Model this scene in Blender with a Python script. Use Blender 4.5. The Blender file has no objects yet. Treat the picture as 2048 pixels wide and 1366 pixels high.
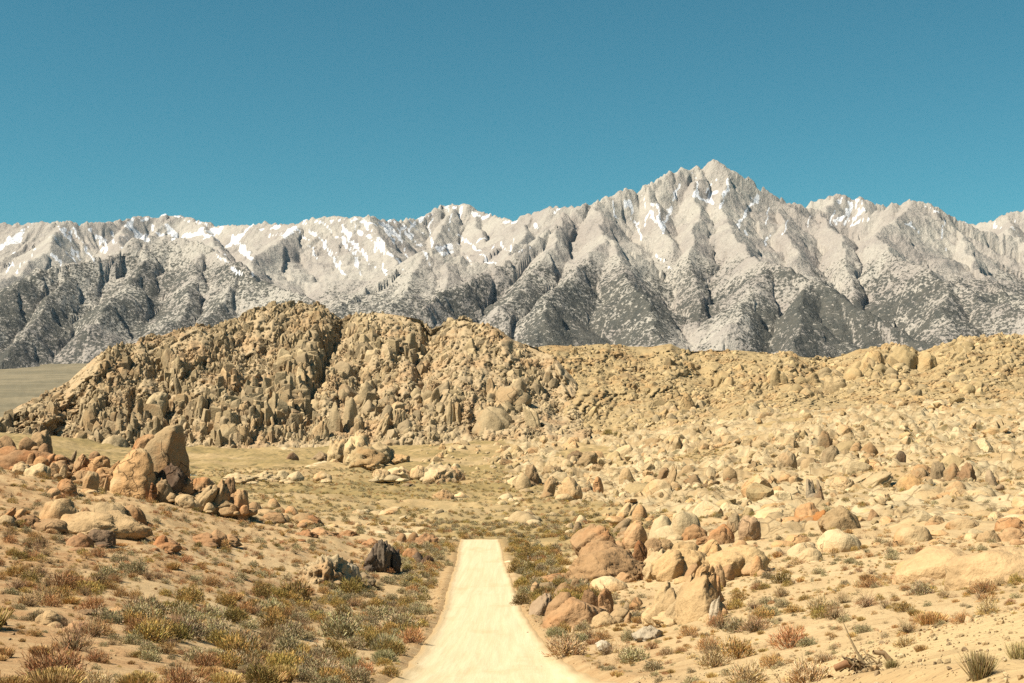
import bpy, bmesh, math, random
import numpy as np

# ------------------------------------------------------------------ camera, sky, sun, exposure
scene = bpy.context.scene
F = 2813.0          # focal length in photograph pixels (2048 wide)
HY = 872.0          # row of the horizon
cam_data = bpy.data.cameras.new('camera')
cam_data.sensor_width = 36.0
cam_data.lens = 36.0 * F / 2048.0
cam_data.shift_y = (HY - 683.0) / 2048.0
cam_data.clip_start = 0.5
cam_data.clip_end = 60000.0
cam = bpy.data.objects.new('camera', cam_data)
cam.location = (0, 0, 0)
cam.rotation_euler = (math.radians(90), 0, 0)
scene.collection.objects.link(cam)
scene.camera = cam

SUN_EL = math.radians(50)
SUN_AZ = math.radians(-113)      # measured from the view direction (+Y) towards +X: from the left, a little behind
sdir = np.array([math.sin(SUN_AZ) * math.cos(SUN_EL), math.cos(SUN_AZ) * math.cos(SUN_EL), math.sin(SUN_EL)])
world = bpy.data.worlds.new('World')
scene.world = world
world.use_nodes = True
wn = world.node_tree
wn.nodes.clear()
sky = wn.nodes.new('ShaderNodeTexSky')
sky.sky_type = 'NISHITA'
sky.sun_disc = False
sky.sun_elevation = SUN_EL
sky.sun_rotation = SUN_AZ
sky.altitude = 1400
sky.air_density = 1.0
sky.dust_density = 0.3
sky.ozone_density = 3.0
tint = wn.nodes.new('ShaderNodeMix')
tint.data_type = 'RGBA'
tint.blend_type = 'MULTIPLY'
tint.inputs[0].default_value = 1.0
tint.inputs[7].default_value = (0.34, 0.87, 0.74, 1)
bg = wn.nodes.new('ShaderNodeBackground')
bg.inputs[1].default_value = 0.05
wo = wn.nodes.new('ShaderNodeOutputWorld')
wn.links.new(sky.outputs[0], tint.inputs[6])
wn.links.new(tint.outputs[2], bg.inputs[0])
wn.links.new(bg.outputs[0], wo.inputs[0])

sun_data = bpy.data.lights.new('sun', 'SUN')
sun_data.energy = 5.0
sun_data.angle = math.radians(0.53)
sun_data.color = (1.0, 0.875, 0.68)
sun = bpy.data.objects.new('sun', sun_data)
from mathutils import Vector, Matrix, Euler
sun.rotation_euler = Vector(tuple(sdir)).to_track_quat('Z', 'Y').to_euler()
sun.location = tuple(sdir * 100)
scene.collection.objects.link(sun)

vs = scene.view_settings
vs.view_transform = 'Standard'
vs.look = 'None'
vs.exposure = 1.2
vs.gamma = 1.0
vs.use_curve_mapping = False
cy = scene.cycles
cy.max_bounces = 5
cy.diffuse_bounces = 3
cy.glossy_bounces = 1
cy.transmission_bounces = 1
cy.volume_bounces = 0
cy.use_denoising = False
cy.transparent_max_bounces = 4
cy.use_adaptive_sampling = False
cy.adaptive_threshold = 0.005

# ------------------------------------------------------------------ helpers
rng = np.random.default_rng(7)
random.seed(7)
COL = scene.collection


def X_of(px, D):
    return (np.asarray(px, float) - 1024.0) / F * D


def Z_of(py, D):
    return -(np.asarray(py, float) - HY) / F * D


_perm = np.random.default_rng(99).permutation(4096)


def _hash(ix, iy, iz):
    return _perm[(_perm[(_perm[ix & 4095] + iy) & 4095] + iz) & 4095]


def noise3(x, y, z=0.0, seed=0):
    """value noise, -1..1, quintic"""
    x, y, z = np.broadcast_arrays(np.asarray(x, float), np.asarray(y, float), np.asarray(z, float))
    ix, iy, iz = np.floor(x).astype(np.int64), np.floor(y).astype(np.int64), np.floor(z).astype(np.int64)
    fx, fy, fz = x - ix, y - iy, z - iz
    ux, uy, uz = (f * f * f * (f * (f * 6 - 15) + 10) for f in (fx, fy, fz))
    ix = ix + seed * 131

    def g(dx, dy, dz):
        h = _hash(ix + dx, iy + dy, iz + dz)
        a = h * (2 * math.pi / 4096.0) * 7.0
        b = ((h * 37) & 4095) / 2048.0 - 1.0
        s = np.sqrt(np.maximum(0, 1 - b * b))
        return s * np.cos(a) * (fx - dx) + s * np.sin(a) * (fy - dy) + b * (fz - dz)
    n00 = g(0, 0, 0) * (1 - ux) + g(1, 0, 0) * ux
    n10 = g(0, 1, 0) * (1 - ux) + g(1, 1, 0) * ux
    n01 = g(0, 0, 1) * (1 - ux) + g(1, 0, 1) * ux
    n11 = g(0, 1, 1) * (1 - ux) + g(1, 1, 1) * ux
    return ((n00 * (1 - uy) + n10 * uy) * (1 - uz) + (n01 * (1 - uy) + n11 * uy) * uz) * 1.6


def noise2(x, y, seed=0):
    x, y = np.broadcast_arrays(np.asarray(x, float), np.asarray(y, float))
    ix, iy = np.floor(x).astype(np.int64), np.floor(y).astype(np.int64)
    fx, fy = x - ix, y - iy
    ux, uy = (f * f * f * (f * (f * 6 - 15) + 10) for f in (fx, fy))
    s0 = seed * 17 + 5

    def g(dx, dy):
        h = _perm[(_perm[(ix + dx + s0) & 4095] + iy + dy) & 4095]
        a = h * (2 * math.pi / 4096.0) * 9.0
        return np.cos(a) * (fx - dx) + np.sin(a) * (fy - dy)
    return ((g(0, 0) * (1 - ux) + g(1, 0) * ux) * (1 - uy) + (g(0, 1) * (1 - ux) + g(1, 1) * ux) * uy) * 1.5


def fbm2(x, y, octv=5, seed=0, gain=0.5, ridged=False):
    s, a, f = 0.0, 1.0, 1.0
    for o in range(octv):
        n = noise2(x * f, y * f, seed + o)
        if ridged:
            n = 1.0 - 2.0 * np.abs(n)
        s = s + a * n
        a *= gain
        f *= 2.03
    return s


def sstep(a, b, v):
    t = np.clip((v - a) / (b - a), 0, 1)
    return t * t * (3 - 2 * t)


def mesh_obj(name, verts, faces, mat=None, smooth=True, parent=None, link=True, attrs=None):
    me = bpy.data.meshes.new(name)
    verts = np.asarray(verts, np.float32)
    faces = np.asarray(faces, np.int32)
    nf, k = faces.shape
    me.vertices.add(len(verts))
    me.vertices.foreach_set('co', verts.ravel())
    me.loops.add(nf * k)
    me.loops.foreach_set('vertex_index', faces.ravel())
    me.polygons.add(nf)
    me.polygons.foreach_set('loop_start', np.arange(0, nf * k, k, dtype=np.int32))
    me.polygons.foreach_set('loop_total', np.full(nf, k, np.int32))
    me.polygons.foreach_set('use_smooth', np.full(nf, bool(smooth)))
    for an, av in (attrs or {}).items():
        at = me.attributes.new(an, 'FLOAT', 'POINT')
        at.data.foreach_set('value', np.asarray(av, np.float32).ravel())
    me.update(calc_edges=True)
    me.validate()
    if mat:
        me.materials.append(mat)
    o = bpy.data.objects.new(name, me)
    if link:
        COL.objects.link(o)
    if parent:
        o.parent = parent
    return o


def tag(o, label=None, cat=None, group=None, kind=None):
    if label:
        o['label'] = label
    if cat:
        o['category'] = cat
    if group:
        o['group'] = group
    if kind:
        o['kind'] = kind
    return o


def grid_faces(nr, nc, mask=None):
    i = np.arange(nr - 1)[:, None] * nc + np.arange(nc - 1)[None, :]
    f = np.stack([i, i + 1, i + nc + 1, i + nc], -1).reshape(-1, 4)
    if mask is not None:
        m = mask.ravel()
        f = f[m[f].all(1)]
    return f


# ------------------------------------------------------------------ node helpers
ALBEDO = 0.58      # one scale for all surface colours, so that they keep real-world values


class NT:
    def __init__(self, name):
        self.mat = bpy.data.materials.new(name)
        self.mat.use_nodes = True
        self.t = self.mat.node_tree
        self.t.nodes.clear()
        self.out = self.n('ShaderNodeOutputMaterial')
        self.bsdf = self.n('ShaderNodeBsdfPrincipled')
        self.bsdf.inputs['Roughness'].default_value = 0.92
        self.bsdf.inputs['Specular IOR Level'].default_value = 0.15
        self.t.links.new(self.bsdf.outputs[0], self.out.inputs[0])

    def n(self, typ, **kw):
        nd = self.t.nodes.new(typ)
        for k, v in kw.items():
            setattr(nd, k, v)
        return nd

    def put(self, sock, v):
        if isinstance(v, bpy.types.NodeSocket):
            self.t.links.new(v, sock)
        elif isinstance(v, (tuple, list)) and len(v) == 3 and sock.type == 'RGBA':
            sock.default_value = (*v, 1)
        else:
            sock.default_value = v

    def math(self, op, a, b=0.0, c=None, clamp=False):
        nd = self.n('ShaderNodeMath', operation=op, use_clamp=clamp)
        self.put(nd.inputs[0], a)
        self.put(nd.inputs[1], b)
        if c is not None:
            self.put(nd.inputs[2], c)
        return nd.outputs[0]

    def mix(self, f, a, b, blend='MIX'):
        nd = self.n('ShaderNodeMix', data_type='RGBA', blend_type=blend)
        self.put(nd.inputs[0], f)
        self.put(nd.inputs[6], a)
        self.put(nd.inputs[7], b)
        return nd.outputs[2]

    def ramp(self, v, a, b, smooth=True):
        nd = self.n('ShaderNodeMapRange', interpolation_type='SMOOTHSTEP' if smooth else 'LINEAR')
        self.put(nd.inputs[0], v)
        self.put(nd.inputs[1], a)
        self.put(nd.inputs[2], b)
        return nd.outputs[0]

    def pos(self, scale=(1, 1, 1)):
        g = self.n('ShaderNodeNewGeometry')
        m = self.n('ShaderNodeVectorMath', operation='MULTIPLY')
        self.t.links.new(g.outputs['Position'], m.inputs[0])
        m.inputs[1].default_value = scale if isinstance(scale, (tuple, list)) else (scale,) * 3
        return m.outputs[0]

    def objpos(self, scale):
        g = self.n('ShaderNodeTexCoord')
        m = self.n('ShaderNodeVectorMath', operation='MULTIPLY')
        self.t.links.new(g.outputs['Object'], m.inputs[0])
        m.inputs[1].default_value = (scale,) * 3
        return m.outputs[0]

    def noise(self, vec, scale=1.0, detail=4.0, rough=0.55, dist=0.0):
        nd = self.n('ShaderNodeTexNoise')
        self.put(nd.inputs['Vector'], vec)
        nd.inputs['Scale'].default_value = scale
        nd.inputs['Detail'].default_value = detail
        nd.inputs['Roughness'].default_value = rough
        nd.inputs['Distortion'].default_value = dist
        return nd.outputs[0]

    def voronoi(self, vec, scale=1.0, feature='F1'):
        nd = self.n('ShaderNodeTexVoronoi', feature=feature)
        self.put(nd.inputs['Vector'], vec)
        nd.inputs['Scale'].default_value = scale
        return nd

    def attr(self, name):
        nd = self.n('ShaderNodeAttribute', attribute_name=name)
        return nd.outputs['Fac']

    def bump(self, h, strength, distance):
        nd = self.n('ShaderNodeBump')
        nd.inputs['Strength'].default_value = strength
        nd.inputs['Distance'].default_value = distance
        self.put(nd.inputs['Height'], h)
        self.t.links.new(nd.outputs[0], self.bsdf.inputs['Normal'])
        return nd

    def color(self, c, warm=(1.02, 0.975, 0.91)):
        c = self.mix(1.0, c, tuple(ALBEDO * k for k in warm), 'MULTIPLY')
        self.put(self.bsdf.inputs['Base Color'], c)
        return self.mat


# ------------------------------------------------------------------ ground shape
# for each column of the view: (distance, row) pairs of the bare ground
GCOLS = {
    -400: [(6, 1400), (15, 1390), (22, 1350), (40, 1220), (70, 1120), (110, 1050), (150, 980), (190, 925), (230, 905), (300, 925), (450, 905), (700, 880), (900, 862), (1500, 840), (3000, 805), (5000, 778), (7000, 755), (9000, 725)],
    0: [(6, 1560), (14, 1410), (22, 1366), (34, 1290), (52, 1200), (85, 1110), (120, 1045), (160, 985), (195, 940), (225, 925), (280, 940), (400, 925), (700, 890), (880, 862), (1500, 838), (3000, 800), (5000, 772), (7000, 748), (9000, 715)],
    300: [(6, 1600), (14, 1440), (24, 1372), (50, 1235), (85, 1145), (120, 1090), (160, 1035), (190, 1003), (220, 990), (280, 996), (400, 972), (600, 935), (800, 908), (900, 895), (1500, 842), (3000, 800), (5000, 768), (7000, 738), (8000, 715), (9000, 690)],
    600: [(6, 1640), (14, 1500), (28, 1400), (45, 1342), (80, 1232), (115, 1162), (160, 1092), (200, 1055), (260, 1026), (350, 997), (500, 955), (700, 920), (880, 892), (1500, 830), (3000, 780), (5000, 735), (7000, 700), (9000, 670)],
    800: [(6, 1700), (14, 1560), (28, 1445), (46, 1366), (80, 1262), (115, 1190), (155, 1128), (204, 1078), (260, 1047), (350, 1008), (500, 960), (700, 922), (880, 888), (1500, 840), (3000, 790), (5000, 745), (7000, 710), (9000, 690)],
    965: [(6, 1760), (14, 1590), (28, 1460), (47, 1366), (80, 1262), (115, 1190), (155, 1130), (205, 1077), (260, 1047), (350, 1008), (500, 960), (700, 915), (880, 878), (1500, 845), (3000, 800), (7000, 710), (9000, 690)],
    1120: [(6, 1720), (14, 1560), (28, 1440), (46, 1362), (80, 1258), (115, 1188), (155, 1126), (205, 1077), (260, 1044), (350, 1002), (500, 955), (700, 908), (850, 872), (1500, 845), (3000, 800), (7000, 715), (9000, 690)],
    1300: [(6, 1680), (14, 1500), (26, 1400), (40, 1340), (65, 1265), (95, 1200), (130, 1140), (170, 1090), (220, 1050), (300, 1008), (420, 960), (600, 908), (800, 865), (1500, 850), (3000, 800), (7000, 715), (9000, 690)],
    1550: [(6, 1640), (14, 1460), (24, 1372), (38, 1300), (60, 1222), (90, 1165), (130, 1110), (180, 1062), (240, 1015), (320, 970), (450, 915), (620, 868), (800, 830), (1500, 850), (3000, 800), (7000, 715), (9000, 690)],
    1800: [(6, 1600), (12, 1400), (17, 1330), (23, 1288), (32, 1268), (48, 1205), (75, 1148), (115, 1098), (170, 1050), (240, 1000), (330, 945), (460, 885), (620, 842), (800, 806), (1500, 840), (3000, 800), (7000, 715), (9000, 690)],
    2048: [(6, 1520), (11, 1366), (16, 1280), (23, 1218), (32, 1212), (48, 1172), (75, 1128), (115, 1086), (170, 1040), (240, 990), (330, 940), (460, 882), (620, 840), (800, 802), (1500, 830), (3000, 800), (7000, 715), (9000, 690)],
    2450: [(6, 1400), (11, 1270), (16, 1190), (23, 1140), (32, 1150), (48, 1120), (75, 1090), (115, 1055), (170, 1015), (240, 970), (330, 925), (460, 875), (620, 835), (800, 800), (1500, 820), (3000, 800), (7000, 715), (9000, 690)],
}
_gc = sorted(GCOLS)
LR = np.linspace(math.log(3.0), math.log(14000.0), 420)
_rows = []
for c in _gc:
    p = np.array([(math.log(d), r) for d, r in GCOLS[c]])
    _rows.append(np.interp(LR, p[:, 0], p[:, 1]))
_rows = np.array(_rows)
GX = np.linspace(-400, 2450, 286)
_T = np.array([np.interp(GX, _gc, _rows[:, j]) for j in range(len(LR))]).T     # [col, r] rows of picture


def _blur(a, s, axis):
    k = np.exp(-0.5 * (np.arange(-3 * s, 3 * s + 1) / s) ** 2)
    k /= k.sum()
    pad = [(0, 0), (0, 0)]
    pad[axis] = (3 * s, 3 * s)
    b = np.pad(a, pad, mode='edge')
    return np.apply_along_axis(lambda v: np.convolve(v, k, 'valid'), axis, b)


_T = _blur(_blur(_T, 4, 1), 6, 0)
_AZC = np.arctan((GX - 1024) / F)
_ZT = -(_T - HY) / F * np.exp(LR)[None, :] * np.cos(_AZC)[:, None]


def road_x(y):
    return 0.34 - 0.0246 * y


def road_half(y):
    return 2.75 + 0.07 * np.sin(y * 0.11) + 0.45 * sstep(80, 30, y)


def worley(a, b, seed):
    ia, ib = np.floor(a).astype(np.int64), np.floor(b).astype(np.int64)
    best, second, val = np.full(a.shape, 9.0), np.full(a.shape, 9.0), np.zeros(a.shape)
    for da in (-1, 0, 1):
        for db in (-1, 0, 1):
            h = _perm[(_perm[(ia + da + seed * 31) & 4095] + ib + db) & 4095]
            qa, qb = ia + da + (h % 64) / 64.0, ib + db + (h // 64) / 64.0
            d = np.hypot(a - qa, b - qb)
            nearer = d < best
            second = np.where(nearer, best, np.minimum(second, d))
            val = np.where(nearer, ((h * 73) & 4095) / 2048.0 - 1, val)
            best = np.where(nearer, d, best)
    return val, second - best


def rock_zone(x, y):
    px = 1024 + F * x / np.maximum(y, 1)
    r = np.hypot(x, y)
    n = fbm2(x / 45.0, y / 45.0, 3, 55)
    lo = np.interp(px, [900, 1000, 1150, 1300, 1500, 1800, 2100], [640, 520, 360, 260, 190, 165, 150])
    a = sstep(-0.12, 0.10, np.log(r / lo) + 0.22 * n) * sstep(980, 1060, px + 40 * n)
    a = a * (1 - 0.85 * sstep(0.25, 0.45, fbm2(x / 60.0 + 7, y / 95.0, 2, 66)))
    return a * (y > 100) * (r < 1300)


def ground_z(x, y, detail=True):
    x = np.asarray(x, float)
    y = np.asarray(y, float)
    r = np.hypot(x, y) + 1e-6
    az = np.arctan2(x, y)
    col = 1024 + F * np.tan(np.clip(az, -0.46, 0.46))
    ci = np.clip((col - GX[0]) / (GX[1] - GX[0]), 0, len(GX) - 1.001)
    rj = np.clip((np.log(r) - LR[0]) / (LR[1] - LR[0]), 0, len(LR) - 1.001)
    i = ci.astype(int)
    j = rj.astype(int)
    a = ci - i
    b = rj - j
    z = (_ZT[i, j] * (1 - a) + _ZT[i + 1, j] * a) * (1 - b) + (_ZT[i, j + 1] * (1 - a) + _ZT[i + 1, j + 1] * a) * b
    if detail:
        dr = np.abs(x - road_x(y)) - road_half(y)
        off = sstep(0.0, 5.0, dr) * sstep(4, 14, r) + sstep(206, 220, y)
        off = np.clip(off, 0, 1)
        amp = np.minimum(0.004 * r, 1.3)
        z = z + off * amp * fbm2(x / 13.0, y / 13.0, 3, 3)
        z = z + off * np.minimum(0.0018 * r, 0.22) * fbm2(x / 2.3, y / 2.3, 2, 9)
        z = z + off * sstep(150, 600, r) * 2.2 * fbm2(x / 70.0, y / 70.0, 3, 21)
        rz = rock_zone(x, y)
        bil = 1.0 - np.abs(noise2(x / 17.0, y / 26.0, 71)) * 1.5 - 0.55 * np.abs(noise2(x / 7.0 + 3, y / 11.0, 72))
        z = z + rz * np.clip(r / 300.0, 0.5, 1.8) * 2.4 * (0.35 - np.clip(1 - bil, 0, 1.4)) + rz * 0.9
        w1, e1 = worley(x / 6.5 + 0.4 * noise2(x / 9.0, y / 9.0, 81), (y + 0.5 * x) / 11.0, 83)
        w2, e2 = worley(x / 2.6 + 0.3 * noise2(x / 4.0, y / 4.0, 82), (y - 0.4 * x) / 5.0, 84)
        blocky = 0.75 * w1 + 0.38 * w2 - 0.8 * np.exp(-(e1 / 0.09) ** 2) - 0.4 * np.exp(-(e2 / 0.14) ** 2)
        z = z + rz * np.clip(r / 300.0, 0.45, 1.7) * blocky
        # low berm of graded sand along the road
        z = z + 0.16 * np.exp(-((dr - 0.5) / 0.45) ** 2) * (y < 205) * (y > 5)
    return z


def ground_hit(px, py, rmin=8.0, rmax=3000.0):
    """where the line of sight through each picture point meets the ground"""
    px = np.atleast_1d(np.asarray(px, float))
    py = np.atleast_1d(np.asarray(py, float))
    D = np.exp(np.linspace(math.log(rmin), math.log(rmax), 700))
    out = np.full(len(px), np.nan)
    for k in range(0, len(px), 2000):
        p = px[k:k + 2000, None]
        q = py[k:k + 2000, None]
        xx = X_of(p, D[None, :])
        zz = Z_of(q, D[None, :])
        g = ground_z(xx, np.broadcast_to(D[None, :], xx.shape), False)
        below = zz < g
        hit = below.argmax(1)
        ok = below.any(1)
        h = D[hit]
        out[k:k + 2000] = np.where(ok, h, np.nan)
    return out
# ------------------------------------------------------------------ materials: sand, road, mountain
def sand_material():
    m = NT('sand')
    red, grass, far, grav, rock = m.attr('red'), m.attr('grass'), m.attr('far'), m.attr('gravel'), m.attr('rock')
    p = m.pos(1.0)
    n_big = m.noise(p, 0.06, 4, 0.6)
    n_mid = m.noise(p, 0.55, 5, 0.6)
    n_fine = m.noise(p, 5.0, 5, 0.7)
    c = m.mix(m.ramp(n_big, 0.35, 0.65), (0.56, 0.42, 0.245), (0.66, 0.525, 0.33))
    c = m.mix(m.math('MULTIPLY', red, m.ramp(n_mid, 0.2, 0.75)), c, (0.45, 0.265, 0.135))
    c = m.mix(m.math('MULTIPLY', grav, 0.85), c, (0.655, 0.52, 0.305))
    c = m.mix(m.math('MULTIPLY', m.ramp(n_mid, 0.52, 0.75), 0.45), c, (0.40, 0.275, 0.15))
    # meadow
    gcol = m.mix(m.ramp(m.noise(p, 0.02, 4, 0.6), 0.35, 0.65), (0.37, 0.29, 0.135), (0.50, 0.38, 0.20))
    gcol = m.mix(m.ramp(m.noise(p, 0.35, 3, 0.7), 0.42, 0.62), gcol, (0.30, 0.245, 0.12))
    c = m.mix(m.math('MULTIPLY', grass, m.ramp(n_big, 0.05, 0.45)), c, gcol)
    c = m.mix(m.math('MULTIPLY', m.attr('verge'), m.ramp(n_mid, 0.25, 0.6)), c, (0.46, 0.315, 0.17))
    # bedrock showing through
    n_r = m.noise(p, 0.11, 5, 0.65)
    rc = m.mix(m.ramp(n_r, 0.36, 0.62), (0.62, 0.53, 0.36), (0.47, 0.365, 0.22))
    vr = m.voronoi(m.pos((0.22, 0.14, 0.3)), 1.0, 'DISTANCE_TO_EDGE')
    rcr = m.ramp(vr.outputs['Distance'], 0.035, 0.008)
    rc = m.mix(m.math('MULTIPLY', rcr, 0.55), rc, (0.12, 0.085, 0.05))
    rk = m.ramp(m.math('ADD', rock, m.math('MULTIPLY', m.math('SUBTRACT', n_r, 0.5), 0.9)), 0.40, 0.55)
    c = m.mix(rk, c, rc)
    c = m.mix(m.attr('valley'), c, m.mix(m.ramp(m.noise(p, 0.004, 4, 0.6), 0.4, 0.6), (0.21, 0.195, 0.14), (0.29, 0.26, 0.185)))
    # far shrubs that cannot be told apart: dark flecks
    v = m.voronoi(p, 0.16)
    fleck = m.math('MULTIPLY', m.ramp(v.outputs['Distance'], 0.34, 0.16), m.ramp(m.noise(p, 0.015, 3), 0.3, 0.55))
    c = m.mix(m.math('MULTIPLY', fleck, m.math('MULTIPLY', far, 0.75)), c, (0.13, 0.115, 0.055))
    # pebbles and grit
    v2 = m.voronoi(p, 7.0)
    peb = m.math('MULTIPLY', m.ramp(v2.outputs['Distance'], 0.24, 0.12), m.ramp(m.noise(p, 1.1, 3), 0.40, 0.58))
    c = m.mix(m.math('MULTIPLY', peb, 0.65), c, (0.27, 0.20, 0.12))
    v3 = m.voronoi(p, 2.6)
    clod = m.math('MULTIPLY', m.ramp(v3.outputs['Distance'], 0.20, 0.10), m.ramp(m.noise(p, 0.4, 3), 0.44, 0.6))
    c = m.mix(m.math('MULTIPLY', clod, 0.6), c, (0.30, 0.20, 0.11))
    c = m.mix(0.55, c, m.mix(n_fine, (0.35, 0.35, 0.35), (1.5, 1.5, 1.5)), 'MULTIPLY')
    h = m.math('ADD', m.math('MULTIPLY', n_fine, 0.35), m.math('ADD', n_mid, m.math('MULTIPLY', peb, 0.35)))
    m.bump(h, 0.7, 0.22)
    return m.color(c)


def road_material():
    m = NT('graded_dirt')
    e = m.attr('edge')
    p = m.pos(1.0)
    tracks = m.noise(m.pos((2.6, 0.05, 1.0)), 1.0, 4, 0.6)
    blotch = m.noise(m.pos((0.35, 0.10, 1.0)), 1.0, 5, 0.6)
    fine = m.noise(p, 6.0, 4, 0.7)
    c = m.mix(m.ramp(tracks, 0.3, 0.7), (0.70, 0.585, 0.395), (0.77, 0.665, 0.475))
    c = m.mix(m.math('MULTIPLY', m.ramp(blotch, 0.5, 0.72), 0.55), c, (0.60, 0.475, 0.28))
    c = m.mix(e, c, (0.52, 0.375, 0.21))
    v = m.voronoi(p, 5.0)
    st = m.math('MULTIPLY', m.ramp(v.outputs['Distance'], 0.16, 0.08), m.ramp(m.noise(p, 0.9, 2), 0.55, 0.68))
    c = m.mix(m.math('MULTIPLY', st, 0.6), c, (0.33, 0.25, 0.15))
    c = m.mix(0.3, c, m.mix(fine, (0.5, 0.5, 0.5), (1.4, 1.4, 1.4)), 'MULTIPLY')
    m.bump(m.math('ADD', m.math('MULTIPLY', tracks, 1.2), m.math('MULTIPLY', fine, 0.4)), 0.5, 0.07)
    return m.color(c, (1.04, 1.02, 0.97))


def mountain_material():
    m = NT('mountain_granite')
    snow, veg = m.attr('snow'), m.attr('veg')
    p = m.pos(1.0)
    big = m.noise(p, 0.0018, 4, 0.6)
    mid = m.noise(m.pos((1, 1, 0.22)), 0.016, 5, 0.65)
    fine = m.noise(m.pos((1, 1, 0.3)), 0.07, 4, 0.7)
    c = m.mix(m.ramp(big, 0.35, 0.65), (0.44, 0.385, 0.32), (0.55, 0.50, 0.405))
    c = m.mix(m.math('MULTIPLY', m.ramp(mid, 0.5, 0.72), 0.55), c, (0.33, 0.285, 0.25))
    c = m.mix(0.7, c, m.mix(fine, (0.45, 0.45, 0.45), (1.5, 1.5, 1.5)), 'MULTIPLY')
    # conifers and brush: dark flecks whose number follows the veg field
    v = m.voronoi(p, 0.038)
    spk = m.noise(p, 0.05, 3, 0.75)
    s = m.math('ADD', m.math('MULTIPLY', spk, 0.8), m.math('MULTIPLY', m.noise(p, 0.008, 3, 0.6), 0.28))
    thr = m.math('SUBTRACT', 0.70, m.math('MULTIPLY', veg, 0.27))
    f = m.ramp(m.math('SUBTRACT', s, thr), -0.025, 0.025)
    vcol = m.mix(m.ramp(m.noise(p, 0.02, 2), 0.4, 0.6), (0.055, 0.06, 0.05), (0.09, 0.088, 0.07))
    c = m.mix(m.math('MULTIPLY', f, 0.92), c, vcol)
    sn = m.math('ADD', snow, m.math('MULTIPLY', m.math('SUBTRACT', m.noise(m.pos((1, 1, 0.6)), 0.03, 4, 0.7), 0.5), 0.9))
    sf = m.ramp(sn, 0.41, 0.50)
    c = m.mix(sf, c, (0.86, 0.86, 0.84))
    h = m.math('ADD', m.math('MULTIPLY', mid, 1.6), fine)
    m.bump(h, 0.7, 20.0)
    return m.color(c, (0.96, 1.01, 1.15))  # cool blue tint puts the distance haze into the surface colour


M_SAND = sand_material()
M_ROAD = road_material()
M_MOUNT = mountain_material()

# ------------------------------------------------------------------ ground sheet
def build_ground():
    az_in = np.arctan((np.linspace(-260, 2310, 560) - 1024) / F)
    lo, hi = az_in[0], az_in[-1]
    az = np.concatenate([np.linspace(-math.pi, lo, 40)[:-1], az_in, np.linspace(hi, math.pi, 40)[1:]])
    r = np.exp(np.concatenate([np.linspace(math.log(1.5), math.log(12), 14)[:-1], np.linspace(math.log(12), math.log(150), 130)[:-1], np.linspace(math.log(150), math.log(900), 240)[:-1],
                               np.linspace(math.log(900), math.log(13000), 60)]))
    R, A = np.meshgrid(r, az, indexing='ij')
    x, y = R * np.sin(A), R * np.cos(A)
    z = ground_z(x, y)
    near = sstep(9, 3, R)
    z = z * (1 - near) + (-1.75 - 0.02 * R) * near
    dr = np.abs(x - road_x(y)) - road_half(y)
    z = z - 0.22 * sstep(0.0, -0.9, dr) * (y < 207) * (y > 3)
    py = HY - z / np.maximum(y, 1) * F
    px = 1024 + x / np.maximum(y, 1) * F
    n = fbm2(x / 30, y / 30, 3, 31)
    left = sstep(900, 500, px)
    red = left * sstep(230, 160, R) * np.clip(0.62 + 0.7 * n + 0.4 * sstep(420, 60, px), 0, 1)
    red = np.maximum(red, 0.55 * sstep(1000, 1060, px) * sstep(1420, 1250, px) * sstep(150, 110, R) * np.clip(0.5 + n, 0, 1))
    red = np.maximum(red, 0.35 * sstep(240, 320, R) * sstep(700, 500, R) * np.clip(0.3 + 1.2 * n, 0, 1))
    n2 = fbm2(x / 60 + 9, y / 60, 3, 41)
    grass = sstep(215, 330, R) * np.clip(0.9 + 0.7 * n2, 0, 1) * (1 - 0.75 * sstep(1250, 1650, px) * sstep(900, 300, R))
    strip = sstep(150, 175, R) * sstep(330, 250, R) * sstep(820, 900, px) * sstep(1400, 1200, px)
    grass = np.maximum(grass, 0.8 * strip)
    grass = np.where(R > 1500, 0.75, grass)
    far = sstep(330, 520, R)
    gravel = sstep(1250, 1700, px) * sstep(36, 24, R)
    o = mesh_obj('ground', np.stack([x, y, z], -1).reshape(-1, 3), grid_faces(len(r), len(az)), M_SAND,
                 attrs={'red': red, 'grass': grass * (1 - rock_zone(x, y)), 'far': far, 'gravel': gravel, 'valley': sstep(1100, 1500, R), 'verge': sstep(2.2, 0.5, dr) * (y < 206) * (y > 5) * np.where(x > road_x(y), 0.55, 0.9), 'rock': rock_zone(x, y)})
    tag(o, 'tan desert ground of sand and dry meadow reaching to the mountains', 'ground', kind='structure')
    return o


ground = build_ground()


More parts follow.
